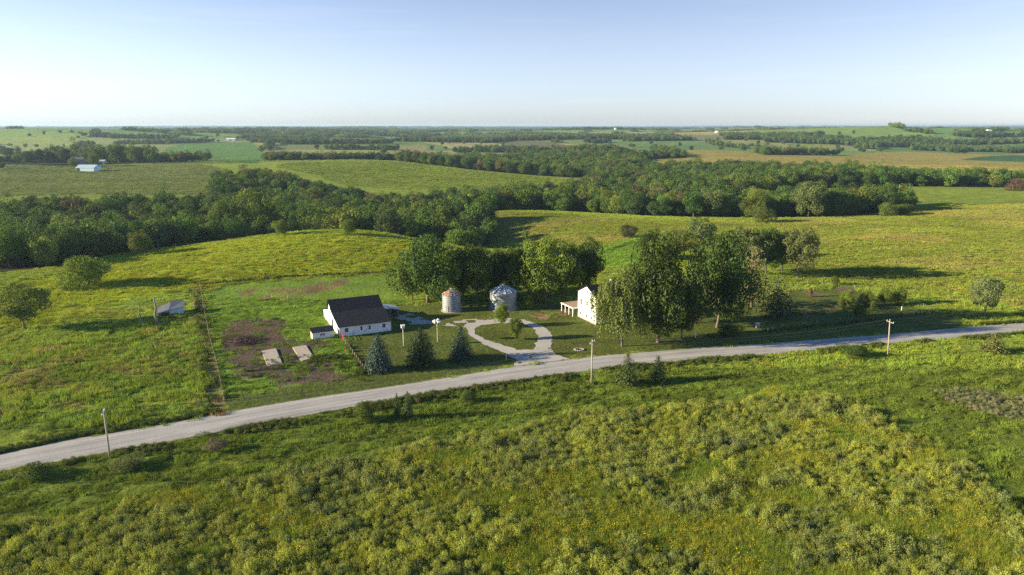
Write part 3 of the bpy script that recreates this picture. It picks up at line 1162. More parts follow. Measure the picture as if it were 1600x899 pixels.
def plume_mesh(name, seed, stems=26, rad=0.6, h=1.15, leaf=0.036, per=16):
    """upright stems, each with a long narrow plume"""
    rng = np.random.default_rng(seed)
    P, N, S, L = [], [], [], []
    for k in range(stems):
        a, r = rng.uniform(0, 6.28), rad * math.sqrt(rng.random())
        top = h * rng.uniform(0.55, 1.2)
        lx, ly = rng.normal(0, 0.12, 2)
        t = rng.random(per) ** 0.6
        c = np.stack((r * math.cos(a) + lx * t + rng.normal(0, 0.045, per), r * math.sin(a) + ly * t + rng.normal(0, 0.045, per), top * (0.25 + 0.75 * t)), -1)
        P.append(c)
        N.append(rdir(per, rng))
        S.append(leaf * rng.uniform(0.6, 1.4, per))
        L.append(rng.uniform(0.75, 1.3) * rng.uniform(0.85, 1.15, per))
    return leafmesh(name, np.concatenate(P), np.concatenate(N), np.concatenate(S), np.concatenate(L), rng, FOLI, 0.6)

# ------------------------------------------------------------------ trees of the farmstead, one by one
DARK, MID, BRIGHT = (0.056, 0.098, 0.022), (0.082, 0.125, 0.026), (0.130, 0.185, 0.028)
GREY, OLIVE, PALE = (0.098, 0.128, 0.046), (0.096, 0.132, 0.028), (0.120, 0.150, 0.058)
BLUE, NEEDLES, BROWNISH = (0.030, 0.052, 0.036), (0.046, 0.072, 0.030), (0.105, 0.100, 0.046)

def tree_far(name, u, D, vt, wpx, crown, trunk, color, label, cat='tree'):
    b = world_uDz(u, D, -5)
    b[2] = hz(b[0], b[1])
    b = world_uDz(u, D, b[2])
    return tree_at(name, b, z_at(u, vt, D) - b[2], wpx / px_per_m(b), crown, trunk, color, label, cat)


tree('maple_tree', 668, 473, 374, 94, LEAFY[0], TRUNK[0], DARK, 'broad dark green tree behind and left of the small rusty-roofed bin')
tree('shade_tree', 645, 470, 402, 44, LEAFY[3], TRUNK[1], MID, 'shorter green tree on the barn side of the broad dark tree')
tree('shade_tree', 722, 470, 388, 46, LEAFY[1], TRUNK[1], DARK, 'dark upright tree directly behind the small rusty-roofed bin')
tree('shade_tree', 745, 470, 384, 50, LEAFY[4], TRUNK[2], MID, 'slim-trunked green tree in the gap between the two bins')
tree('shade_tree', 778, 462, 392, 44, LEAFY[2], TRUNK[3], DARK, 'dark leafy tree behind the big bin, its crown above the bin cone')
tree('shade_tree', 803, 464, 384, 50, LEAFY[5], TRUNK[0], OLIVE, 'olive green tree just right of the big bin roof')
tree('shade_tree', 828, 460, 371, 58, LEAFY[1], TRUNK[1], MID, 'tall green tree rearmost in the row right of the big bin')
tree('shade_tree', 852, 468, 378, 74, LEAFY[0], TRUNK[2], BRIGHT, 'bright green broad tree right of the big bin, lit from the side')
tree('shade_tree', 888, 460, 384, 56, LEAFY[3], TRUNK[3], OLIVE, 'dull olive tree between the bright green tree and the house')
tree('shade_tree', 917, 458, 375, 48, LEAFY[2], TRUNK[0], DARK, 'very dark rounded tree above the house deck')
tree('young_tree', 824, 483, 462, 18, LEAFY[4], TRUNK_THIN[0], BRIGHT, 'small bright green sapling at the right side of the big bin')
tree('young_tree', 784, 511, 474, 21, LEAFY[1], TRUNK_THIN[0], BRIGHT, 'young round tree at the far end of the driveway island')
tree('young_tree', 806, 531, 495, 21, LEAFY[5], TRUNK_THIN[1], OLIVE, 'young tree with thin trunk in the middle of the driveway island')
tree('spruce_tree', 592, 579, 521, 46, SPRUCE[0], TRUNK_CON, (0.040, 0.064, 0.050), 'silvery blue spruce by the barn fence, nearest the barn')
tree('spruce_tree', 658, 570, 512, 52, SPRUCE[1], TRUNK_CON, (0.030, 0.052, 0.022), 'wide dark green spruce between the two bird-house poles')
tree('spruce_tree', 720, 561, 509, 44, SPRUCE[2], TRUNK_CON, BLUE, 'dark blue-green spruce nearest the driveway loop')
tree('willow_tree', 972, 541, 425, 70, DROOP[0], TRUNK[0], (0.118, 0.150, 0.040), 'loose drooping tree in front of the white house', lean=-0.10)
tree('shade_tree', 1028, 535, 373, 102, LEAFY[2], TRUNK[1], (0.052, 0.078, 0.018), 'biggest dark tree, thick trunk, on the lawn right of the house')
tree('shade_tree', 1066, 531, 440, 62, LEAFY[3], TRUNK[2], (0.056, 0.084, 0.018), 'lower dark tree with white-painted trunk right of the biggest tree')
tree('maple_tree', 1120, 512, 372, 84, LEAFY[0], TRUNK[3], (0.046, 0.082, 0.020), 'dense dark green maple left of the brownish pine')
tree('shade_tree', 1088, 505, 420, 60, LEAFY[5], TRUNK[3], GREY, 'grey-green tree partly hidden behind the dense maple')
tree('pine_tree', 1174, 480, 382, 62, PINE[0], TRUNK_CON, BROWNISH, 'brownish open pine with bare lower trunk at the lawn edge')
tree('pine_tree', 1213, 493, 430, 66, PINE[1], TRUNK_CON, NEEDLES, 'squat dark conifer with skirts to the ground by the orchard fence')
tree('cottonwood_tree', 1222, 426, 357, 44, LOOSE[0], TRUNK[1], PALE, 'pale thin-crowned tree beside the forked pale tree')
tree('cottonwood_tree', 1246, 434, 358, 64, LOOSE[1], TRUNK[2], GREY, 'pale forked tree at the right end of the windbreak')
tree('shade_tree', 1172, 430, 352, 66, LOOSE[2], TRUNK[0], GREY, 'grey-green loose tree rising behind the brownish pine')
tree('shade_tree', 1197, 428, 356, 44, LEAFY[4], TRUNK[3], MID, 'green tree between the loose grey tree and the pale ones')
tree('shade_tree', 1094, 402, 341, 52, LOOSE[1], TRUNK[1], GREY, 'tall grey-green tree with bare top twigs behind the biggest tree')
tree('shade_tree', 1052, 410, 358, 60, LOOSE[0], TRUNK[2], OLIVE, 'olive tree on the gully edge behind the biggest tree')
tree('shade_tree', 1016, 405, 361, 46, LEAFY[1], TRUNK[0], DARK, 'dark tree at the gully edge nearest the lone meadow bush')
tree('shrub', 981, 372, 351, 26, BUSHY[0], TRUNK_THIN[0], (0.055, 0.066, 0.026), 'lone dark bush on the open meadow below the valley wood', 'bush')
tree('cottonwood_tree', 1538, 494, 428, 54, LOOSE[2], TRUNK[1], PALE, 'lone pale tree with bare trunk above the road at right')
tree('juniper', 1551, 551, 520, 42, CEDAR[0], TRUNK_CON, (0.11, 0.13, 0.04), 'yellow-green spiky juniper in the grass right of the far utility pole')
for u, vb, vt, w, lb in ((1322, 480, 453, 20, 'broad orchard tree, leftmost of the four in a row'), (1352, 479, 454, 18, 'broad orchard tree, second in the row of four'),
                         (1381, 477, 450, 21, 'round lollipop orchard tree with pale trunk, third in the row'), (1403, 476, 446, 19, 'round orchard tree at the meadow end of the row'),
                         (1341, 495, 475, 18, 'small dark orchard tree in front of the row'), (1315, 483, 468, 12, 'tiny orchard sapling left of the small dark tree'),
                         (1304, 446, 432, 12, 'dark small bush behind the orchard fence'), (1364, 483, 471, 10, 'dark low orchard bush under the second tree of the row')):
    tree('orchard_tree', u, vb, vt, w, BUSHY[u % 3] if w < 20 else LEAFY[u % 6], TRUNK_THIN[u % 2], BRIGHT if w > 18 and u != 1341 else MID, lb, 'fruit tree', 'orchard trees')
tree('sapling', 1266, 464, 450, 6, BUSHY[1], TRUNK_THIN[0], (0.16, 0.12, 0.05), 'spindly brown sapling in the bare orchard strip')
tree('shrub', 137, 447, 401, 60, BUSHY[1], TRUNK[3], (0.120, 0.170, 0.026), 'lone round bright bush on the left hill pasture', 'bush')
tree('locust_tree', 40, 514, 444, 76, LOOSE[0], TRUNK[2], OLIVE, 'open forked tree at the left edge of the pasture')
tree('shrub', 440, 368, 343, 22, BUSHY[0], TRUNK_THIN[0], OLIVE, 'round bush at the hill crest, left of two before the creek wood', 'bush')
tree('shrub', 545, 367, 344, 20, BUSHY[2], TRUNK_THIN[1], MID, 'round bush at the hill crest, right of two before the creek wood', 'bush')
tree('shrub', 1191, 347, 325, 38, BUSHY[2], TRUNK_THIN[1], (0.085, 0.105, 0.022), 'bright round bush at the near edge of the valley wood', 'bush')
tree('shrub', 1140, 524, 508, 34, BUSHY[0], TRUNK_THIN[0], MID, 'low leafy bush under the dark conifers by the fence', 'bush')
tree('juniper', 980, 602, 552, 36, CEDAR[1], TRUNK_CON, (0.050, 0.076, 0.024), 'pointed roadside juniper right of the middle utility pole')
tree('juniper', 1027, 597, 556, 32, CEDAR[2], TRUNK_CON, (0.044, 0.070, 0.022), 'bushier roadside juniper farther right of the middle utility pole')
tree('juniper', 621, 653, 614, 14, CEDAR[0], TRUNK_CON, (0.040, 0.062, 0.022), 'slim roadside juniper, left of the close pair')
tree('juniper', 638, 655, 611, 20, CEDAR[1], TRUNK_CON, (0.040, 0.062, 0.022), 'slim roadside juniper, right of the close pair')
tree('shrub', 571, 660, 630, 30, BUSHY[1], TRUNK_THIN[0], MID, 'round bush in the ditch left of the juniper pair', 'bush')
tree('shrub', 730, 628, 612, 24, BUSHY[2], TRUNK_THIN[1], MID, 'low bush in the ditch right of the juniper pair', 'bush')
tree('shrub', 1335, 558, 540, 40, BUSHY[0], TRUNK_THIN[0], DARK, 'dark ditch bush left of the far utility pole', 'bush')
tree('shrub', 55, 748, 727, 46, BUSHY[1], TRUNK_THIN[1], OLIVE, 'green bush at the road edge left of the near utility pole', 'bush')
tree('shrub', 200, 733, 718, 46, BUSHY[0], TRUNK_THIN[0], (0.12, 0.145, 0.04), 'brownish ditch bush right of the near utility pole', 'bush')
tree('shrub', 338, 706, 688, 34, LOOSE[0], TRUNK_THIN[0], (0.16, 0.13, 0.09), 'dry grey-brown bush beside the road left of the long ditch hedge', 'bush')

tree_far('cottonwood_tree', 1262, 440, 283, 46, LEAFY[4], TRUNK[2], (0.105, 0.140, 0.048), 'tall pale green tree standing above the small right wood')
tree_far('cottonwood_tree', 1112, 440, 296, 40, LEAFY[3], TRUNK[1], (0.105, 0.140, 0.046), 'pale feathery tree at the front of the valley wood')
tree_far('shade_tree', 406, 392, 297, 66, LEAFY[2], TRUNK[0], (0.098, 0.150, 0.026), 'tall bright tree rising above the creek wood behind the hill crest')
tree_far('shade_tree', 350, 385, 318, 46, LEAFY[0], TRUNK[3], (0.084, 0.130, 0.026), 'rounded green tree left of the tall bright tree in the creek wood')
tree('shade_tree', 221, 400, 362, 32, LEAFY[1], TRUNK_THIN[0], (0.110, 0.150, 0.030), 'small pale round tree at the foot of the creek wood')
tree_far('shade_tree', 604, 385, 330, 42, LEAFY[5], TRUNK[1], (0.120, 0.175, 0.026), 'bright green tree where the creek wood meets the hill')
tree('shrub', 1590, 298, 279, 26, BUSHY[1], TRUNK_THIN[0], (0.115, 0.085, 0.055), 'reddish brown bush at the right end of the crest row', 'bush')
tree('shade_tree', 1385, 338, 318, 26, BUSHY[2], TRUNK_THIN[0], OLIVE, 'olive bush near the right tip of the small right wood', 'bush')
tree('shade_tree', 1410, 336, 318, 24, BUSHY[0], TRUNK_THIN[1], MID, 'last green bush at the right tip of the small right wood', 'bush')

# trees round the far farm on the left field
for u, vb, vt, w, c, lb in ((14, 247, 231, 18, NEEDLES, 'round dark tree at the far left field corner'), (31, 246, 236, 10, NEEDLES, 'small dark tree next to the field corner tree'),
                            (46, 258, 236, 18, NEEDLES, 'dark windbreak tree left of the far farm, nearest'), (64, 257, 233, 18, NEEDLES, 'tall dark windbreak tree, second left of the far farm'),
                            (79, 257, 235, 16, NEEDLES, 'dark windbreak tree, third left of the far farm'), (86, 248, 227, 18, MID, 'green tree behind the windbreak of the far farm'),
                            (103, 257, 229, 16, NEEDLES, 'pointed dark tree just left of the far blue shed'), (120, 250, 222, 18, MID, 'tall tree behind the far blue shed'),
                            (3, 264, 252, 12, DARK, 'dark bush cut by the left picture edge in the far field'),
                            (115, 262, 246, 14, OLIVE, 'olive tree against the left end of the far blue shed'), (148, 260, 240, 18, OLIVE, 'olive tree right of the far white silo')):
    tree('windbreak_tree', u, vb, vt, w, WOODY[u % 8] if c != NEEDLES else LEAFY[u % 6], TRUNK[u % 4], c, lb, 'tree', 'trees round the far farm')
for k in range(12):
    u = 140 + k * 9
    tree('windbreak_tree', u, 253 + (k % 3), 224 + 1.0 * (k % 4) + 0.55 * abs(k - 5), 22, WOODY[k % 8], TRUNK[k % 4], DARK if k % 2 else MID, ('leftmost', 'second', 'third', 'fourth', 'fifth', 'sixth', 'seventh', 'eighth', 'ninth', 'tenth', 'eleventh', 'rightmost')[k] + ' tree, counted from the left, in the dark grove behind the far farm', 'tree', 'dark grove behind the far farm')

# ------------------------------------------------------------------ woods
WCOL = 1.45 * np.array(((0.034, 0.066, 0.015), (0.048, 0.086, 0.018), (0.066, 0.108, 0.019), (0.090, 0.124, 0.023), (0.082, 0.080, 0.038), (0.042, 0.068, 0.024)))
WP = np.array((0.22, 0.25, 0.22, 0.15, 0.05, 0.11))


def jgrid(poly, s, rng, j=0.42):
    x0, y0 = poly.min(0)
    x1, y1 = poly.max(0)
    X, Y = np.meshgrid(np.arange(x0, x1, s), np.arange(y0, y1, s))
    X = X.ravel() + rng.uniform(-j, j, X.size) * s
    Y = Y.ravel() + rng.uniform(-j, j, Y.size) * s
    m = inpoly(X, Y, poly)
    return X[m], Y[m]


LBL = {'creek': ('leafy tree in the creek wood behind the left hill', 'trees of the creek wood'), 'valley': ('leafy tree in the valley wood behind the central meadow', 'trees of the valley wood'),
       'draw': ('leafy tree in the small wood before the right field', 'trees of the small right wood'), 'ridge': ('leafy tree in the thin row along the right field crest', 'trees of the right crest row'),
       'behind': None}
wx, wy, wk = [], [], []
for i, (nm, p) in enumerate(WOODS.items()):
    x, y = jgrid(p, 9.3, RNG)
    g = fbm(x / 60, y / 60, 70 + i, 2)
    keep = g > -0.62
    wx.append(x[keep])
    wy.append(y[keep])
    wk += [nm] * int(keep.sum())
wx, wy, wk = np.concatenate(wx), np.concatenate(wy), np.array(wk)
wz = height(wx, wy)
uu, vv = project(wx, wy, wz)
seen = (uu > -60) & (uu < 1660)
wx, wy, wz, wk, uu = wx[seen], wy[seen], wz[seen], wk[seen], uu[seen]
order = np.argsort(wy)
nind = 0
restmask = np.ones(len(wx), bool)
quota = {'creek': 100, 'valley': 75, 'draw': 28, 'ridge': 12}
edge = {}
rsz = np.random.default_rng(5)
wh = rsz.uniform(8.5, 18.0, len(wx)) * np.where(rsz.random(len(wx)) < 0.12, 0.62, 1.0)
ww = np.clip(wh * rsz.uniform(0.72, 1.05, len(wx)), 8.0, 14.5)
# near the open hillside the trees are lower, so the hill field behind stays in view
CNAME = ('dark green', 'mid green', 'fresh green', 'yellow-green', 'brownish', 'deep green')
wci = rsz.choice(len(WCOL), len(wx), p=WP)
wcol = WCOL[wci] * rsz.uniform(0.85, 1.15, (len(wx), 1))
MIXC = WOODY + LEAFY[:4] + LOOSE[:1] + BUSHY[:1]
for i in order:
    nm = wk[i]
    if nm not in quota or quota[nm] <= 0 or not (0 < uu[i] < 1600):
        continue
    quota[nm] -= 1
    restmask[i] = False
    lb, gr = LBL[nm]
    lb = lb.replace('leafy tree', ('tall ' if wh[i] > 13.5 else 'low ') + CNAME[wci[i]] + ' tree')
    if nm == 'creek':
        lb = lb.replace('behind the left hill', 'left of the lone round bush' if uu[i] < 130 else 'below the pale blue shed' if uu[i] < 300 else 'behind the hill crest' if uu[i] < 560 else 'behind the grain bins')
    elif nm == 'valley':
        lb = lb.replace('behind the central meadow', 'above the grain bins' if uu[i] < 850 else 'above the white house' if uu[i] < 1010 else 'near the pale feathery tree' if uu[i] < 1130 else 'near the bright round bush')
    elif nm == 'draw':
        lb = lb.replace('before the right field', 'left of its tall pale tree' if uu[i] < 1262 else 'right of its tall pale tree')
    tree_at('woodland_tree', (wx[i], wy[i], wz[i]), wh[i], ww[i], MIXC[int(rsz.integers(len(MIXC)))], TRUNK[int(rsz.integers(4))], tuple(wcol[i]), lb, 'tree', gr)

WOODI = []
for me in WOODY:
    m2 = me.copy()
    m2.materials.clear()
    m2.materials.append(FOLI)
    WOODI.append(m2)


def grove_mesh(seed):
    rng = np.random.default_rng(seed)
    PP, NN, SS, LL = [], [], [], []
    for k in range(13):
        P, N, lv = crown_pts(rng, 330, 0.05, 14, 'round', 0.22, 0.3)
        a, r = rng.uniform(0, 6.28), 24 * math.sqrt((k + 0.5) / 13)
        a = k * 2.4
        w, h = rng.uniform(9, 13), rng.uniform(9, 15)
        PP.append(P * np.array((w, w, h)) + np.array((r * math.cos(a), r * math.sin(a), 0)))
        NN.append(N)
        SS.append(rng.uniform(0.6, 1.1, len(P)) * 0.85)
        LL.append(lv * rng.uniform(0.75, 1.3))
    return leafmesh('grove', np.concatenate(PP), np.concatenate(NN), np.concatenate(SS), np.concatenate(LL), rng, FOLI)


GROVE = [grove_mesh(400 + i) for i in range(4)]
# far single trees
fx, fy = jgrid(dpoly([(-120, 1000), (1720, 1000), (1720, 2300), (-120, 2300)]), 10.5, RNG)
lab, _ = landcover(fx, fy)
m = (lab == 7)
for nm in WOODS:
    m &= ~inpoly(fx, fy, WOODS[nm])
isf = np.zeros(len(fx), bool)
for nm, p, c in FIELDS:
    isf |= inpoly(fx, fy, p)
m |= (lab == 8) & ~isf & (RNG.random(len(fx)) < 0.008)
fx, fy = fx[m], fy[m]
px_ = np.concatenate((wx[restmask], fx))
py_ = np.concatenate((wy[restmask], fy))
pz_ = height(px_, py_)
n1 = len(px_)
h1 = np.concatenate((wh[restmask], RNG.uniform(8, 15, len(fx))))
w1 = np.concatenate((ww[restmask], RNG.uniform(9, 13, len(fx))))
c1 = np.concatenate((wcol[restmask], WCOL[RNG.choice(len(WCOL), len(fx), p=WP)] * RNG.uniform(0.8, 1.2, (len(fx), 1))))
rot1 = np.zeros((n1, 3))
rot1[:, 2] = RNG.uniform(0, 6.28, n1)
scl1 = np.stack((w1, w1, h1), -1)
idx1 = RNG.integers(0, 8, n1)
# farther still: groves
gx_, gy_, gs_ = [], [], []
for D0, D1, s in ((2300, 4500, 46), (4500, 8000, 66), (8000, 15000, 120)):
    x, y = jgrid(dpoly([(-120, D0), (1720, D0), (1720, D1), (-120, D1)]), s, RNG)
    lab, _ = landcover(x, y)
    m = lab == 7
    m |= (lab == 8) & (RNG.random(len(x)) < 0.03)
    gx_.append(x[m])
    gy_.append(y[m])
    gs_.append(np.full(m.sum(), s / 46.0))
gx_, gy_, gs_ = np.concatenate(gx_), np.concatenate(gy_), np.concatenate(gs_)
n2 = len(gx_)
rot2 = np.zeros((n2, 3))
rot2[:, 2] = RNG.uniform(0, 6.28, n2)
scl2 = np.stack((gs_, gs_, np.minimum(gs_, 1.5) * RNG.uniform(0.8, 1.1, n2)), -1)
c2 = WCOL[RNG.choice(len(WCOL), n2, p=WP)] * RNG.uniform(0.8, 1.2, (n2, 1))
scatter('woodland', np.concatenate((np.stack((px_, py_, pz_), -1), np.stack((gx_, gy_, height(gx_, gy_)), -1))), np.concatenate((rot1, rot2)), np.concatenate((scl1, scl2)),
        np.concatenate((idx1, 8 + RNG.integers(0, 4, n2))), WOODI + GROVE, np.concatenate((c1, c2)), 'far woods and hedgerows spread over the hills to the horizon', 'woods')
print('woods', n1, n2, 'individual', int((~restmask).sum()))

# ------------------------------------------------------------------ grass and weeds
def in_view(x, y, m=25.0):
    return (np.abs(x) < 0.79 * y + m) & (y > 42)


def field_pts(s, y0, y1, rng):
    w = 0.79 * y1 + 25
    X, Y = np.meshgrid(np.arange(-w, w, s), np.arange(y0, y1, s))
    X = X.ravel() + rng.uniform(-0.5, 0.5, X.size) * s
    Y = Y.ravel() + rng.uniform(-0.5, 0.5, Y.size) * s
    m = in_view(X, Y)
    return X[m], Y[m]


def emit(name, x, y, protos, scl, tint, label, cat, zoff=0.0, sz=None):
    n = len(x)
    rot = np.zeros((n, 3))
    rot[:, 2] = RNG.uniform(0, 6.28, n)
    rot[:, :2] = RNG.normal(0, 0.10, (n, 2))
    S = np.stack((scl, scl, scl if sz is None else sz), -1)
    return scatter(name, np.stack((x, y, height(x, y) + zoff), -1), rot, S, RNG.integers(0, len(protos), n), protos, tint, label, cat)


PATCH = [patch_mesh('sward', 500 + i, 1.7, 60, 5, 0.42, 0.045, 0.22) for i in range(5)]
SHORT = [patch_mesh('short_sward', 520 + i, 1.2, 80, 5, 0.24, 0.026, 0.14) for i in range(4)]
TALL = [patch_mesh('tall_grass', 530 + i, 0.55, 22, 7, 0.80, 0.015, 0.10, 0.16) for i in range(5)]
WEED = [weed_mesh('weed', 540 + i) for i in range(6)]
FLOW = [flower_mesh('flowers', 550 + i) for i in range(4)]

EXCL = [ROADP, gpoly([(531, 528), (505, 495), (590, 485), (613, 518)]), gpoly([(486, 532), (482, 526), (515, 521), (521, 527)]), gpoly([(407, 549), (432, 545), (443, 570), (417, 575)]), gpoly([(455, 543), (479, 540), (493, 561), (470, 567)])]


def clear_of(x, y):
    m = np.ones(len(x), bool)
    for p in EXCL:
        m &= ~inpoly(x, y, p)
    return m


# meadow sward
x, y = field_pts(2.5, 118, 500, RNG)
lab, rgb = landcover(x, y)
m = ((lab == 0) | (lab == 6)) & clear_of(x, y)
m &= ~((lab == 6) & (RNG.random(len(x)) < 0.6))
lump = fbm(x / 11, y / 6, 88, 3)
x, y, rgb, lump = x[m], y[m], rgb[m], lump[m]
rough = inpoly(x, y, POLY['rough'])
tone = 1.0 + 0.35 * fbm(x / 25, y / 18, 33, 4) + RNG.normal(0, 0.1, len(x))
tint = rgb * tone[:, None] * 1.32
brown = (RNG.random(len(x)) < 0.04) | (fbm(x / 17, y / 9, 61, 3) > 0.42)
tint[brown] = tint[brown] * np.array((1.22, 1.0, 1.15))
sc = RNG.uniform(0.75, 1.2, len(x))
emit('meadow_grass', x, y, PATCH, sc, tint, 'tussocky grass covering the hill meadows', 'grass', -0.02, sc * (1.0 + 0.9 * np.clip(lump, -0.4, 1)) * np.where(rough, 1.7, 1.0))

# crops and grass of the mid-distance hill fields
x, y = field_pts(4.4, 540, 1100, RNG)
x, y = x + RNG.normal(0, 3.0, len(x)), y + RNG.normal(0, 3.0, len(x))
lab, rgb = landcover(x, y)
m = lab == 8
x, y, rgb = x[m], y[m], rgb[m]
emit('field_grass', x, y, PATCH, RNG.uniform(1.5, 3.0, len(x)), rgb * (RNG.uniform(0.8, 1.25, len(x)) * (1 + 0.3 * fbm(x / 70, y / 22, 35, 3)))[:, None] * 1.15, 'low crop and grass cover of the mid-distance hill fields', 'grass', -0.1, RNG.uniform(0.7, 1.6, len(x)))

# short verge grass between road and prairie, and the barn yard
x, y = field_pts(1.55, 60, 215, RNG)
lab, rgb = landcover(x, y)
m = ((lab == 2) | ((lab == 4) & (RNG.random(len(x)) < 0.8)) | ((lab == 5) & (RNG.random(len(x)) < 0.22))) & clear_of(x, y)
x, y, rgb, lab = x[m], y[m], rgb[m], lab[m]
strip = np.sin((y - 0.42 * x + 3.0 * vnoise(x / 20, y / 20, 4)) / 0.95)
tone = 1.0 + 0.22 * strip + 0.5 * fbm(x / 6, y / 6, 12, 4) + RNG.normal(0, 0.12, len(x))
rgb[lab == 5] = (0.095, 0.145, 0.022)
sc = RNG.uniform(0.8, 1.2, len(x))
emit('verge_grass', x, y, SHORT, sc, rgb * tone[:, None] * 1.25, 'short grass of the road verge and barn yard', 'grass', -0.02, sc * (1.25 + 0.75 * strip + 0.6 * fbm(x / 6, y / 6, 14, 2)) * np.where(lab == 4, 0.7, 1.0))

# prairie: bushy weeds in drifts, tall grass and yellow flowers between
x, y = field_pts(0.70, 42, 135, RNG)
pj = 3.0 * fbm(x / 9, y / 9, 44, 3) + RNG.normal(0, 0.9, len(x))
m = inpoly(x + pj, y + pj, POLY['prairie'])
x, y = x[m], y[m]
pu, pv = project(x, y, np.zeros(len(x)))
den = fbm(x / 10, y / 7, 140, 4) * 1.25
gapz = np.clip((pv - 690) / 120, 0, 1) * np.clip((pu - 560) / 300, 0, 1) * 0.34
gapz += 0.2 * np.exp(-((pu - 980) / 200) ** 2 - ((pv - 780) / 60) ** 2)
bush = (den - gapz + RNG.normal(0, 0.16, len(x))) > -0.40
bx_, by_ = x[bush], y[bush]
sc = RNG.uniform(0.45, 1.2, len(bx_)) * (1 + 0.6 * fbm(bx_ / 4, by_ / 4, 150, 2))
base = np.array((0.268, 0.312, 0.068))
hue = fbm(bx_ / 6, by_ / 6, 160, 3)[:, None]
tint = base * (1 + 0.25 * hue) + np.array((0.045, 0.036, -0.025)) * np.clip(1.2 * hue + RNG.normal(0, 0.45, hue.shape), -1, 1)
PLUME = [plume_mesh('plume', 560 + i) for i in range(4)]
emit('prairie_weeds', bx_, by_, WEED + PLUME, sc, np.clip(tint, 0.02, 1), 'bushy grey-green weed clumps massed over the nearest prairie', 'weeds', -0.05, sc * RNG.uniform(0.7, 1.35, len(bx_)))
x, y = field_pts(0.5, 42, 140, RNG)
pj = 3.0 * fbm(x / 9, y / 9, 44, 3) + RNG.normal(0, 0.9, len(x))
m = inpoly(x + pj, y + pj, POLY['prairie'])
x, y = x[m], y[m]
den = fbm(x / 10, y / 7, 140, 4) * 1.25
pu, pv = project(x, y, np.zeros(len(x)))
gapz = np.clip((pv - 690) / 120, 0, 1) * np.clip((pu - 560) / 300, 0, 1) * 0.34 + 0.2 * np.exp(-((pu - 980) / 200) ** 2 - ((pv - 780) / 60) ** 2)
op = den - gapz + RNG.normal(0, 0.12, len(x)) <= -0.26
m = op | (RNG.random(len(x)) < 0.10)
gxx, gyy = x[m], y[m]
sc = RNG.uniform(0.8, 1.25, len(gxx))
hue = fbm(gxx / 5, gyy / 5, 170, 3)[:, None]
tint = np.array((0.215, 0.275, 0.038)) + np.array((0.075, 0.030, 0.0)) * np.clip(hue + RNG.normal(0, 0.3, hue.shape), -0.8, 1)
emit('prairie_grass', gxx, gyy, TALL, sc, np.clip(tint, 0.02, 1), 'tall yellow-green grass in the gaps of the prairie', 'grass', -0.03)
fl = op & (RNG.random(len(x)) < 0.22) & (fbm(x / 7, y / 7, 180, 3) > -0.12)
fl |= RNG.random(len(x)) < 0.02
fxx, fyy = x[fl], y[fl]
tint = np.array((0.56, 0.44, 0.03)) * RNG.uniform(0.7, 1.15, (len(fxx), 1))
emit('prairie_flowers', fxx, fyy, FLOW, RNG.uniform(0.9, 1.3, len(fxx)), tint, 'yellow flower heads dotted through the prairie grass', 'flowers', 0.0)

# rank weeds in the ditch along both road edges, and dry weeds at the right
t = RNG.uniform(0, NR - 1.001, 5200)
i = t.astype(int)
f = (t - i)[:, None]
L0 = RL[i] * (1 - f) + RL[i + 1] * f
U0 = RU[i] * (1 - f) + RU[i + 1] * f
across = (L0 - U0) / np.linalg.norm(L0 - U0, axis=1, keepdims=True)
q = L0 + across * (0.3 + np.abs(RNG.normal(0, 1.6, (len(t), 1))) + 0.6 * fbm(L0[:, 0] / 6, L0[:, 1] / 6, 8, 2)[:, None])
den = fbm(q[:, 0] / 9, q[:, 1] / 9, 190, 3)
keep = (den > -0.05) & in_view(q[:, 0], q[:, 1])
q, den = q[keep], den[keep]
sc = RNG.uniform(0.3, 0.75, len(q)) * (1 + 0.7 * den)
tint = np.array((0.105, 0.145, 0.032)) * RNG.uniform(0.7, 1.35, (len(q), 1))
br = RNG.random(len(q)) < 0.12
tint[br] = (0.13, 0.11, 0.05)
q2 = U0 - across * (0.4 + np.abs(RNG.normal(0, 1.2, (len(t), 1))))
pu, pv = project(U0[:, 0], U0[:, 1], 0 * U0[:, 0])
keep = in_view(q2[:, 0], q2[:, 1]) & ((pu < 345) | (pu > 1530)) & (RNG.random(len(q2)) < 0.8)
q2 = q2[keep]
dw = POLY['dryweeds']
q3 = np.stack(jgrid(dw, 0.9, RNG), -1)
q3 = q3[(fbm(q3[:, 0] / 5, q3[:, 1] / 5, 7, 3) > -0.25) & in_view(q3[:, 0], q3[:, 1])]
allq = np.concatenate((q, q2, q3))
tint = np.concatenate((tint, np.array((0.075, 0.11, 0.025)) * RNG.uniform(0.8, 1.3, (len(q2), 1)), np.where(RNG.random((len(q3), 1)) < 0.4, np.array((0.27, 0.26, 0.15)), np.array((0.13, 0.165, 0.07)))))
sc = np.concatenate((sc, RNG.uniform(0.4, 0.7, len(q2)), RNG.uniform(0.5, 0.8, len(q3))))
emit('ditch_weeds', allq[:, 0], allq[:, 1], WEED, sc, tint, 'rank dark weeds along the road ditch', 'weeds', -0.05)
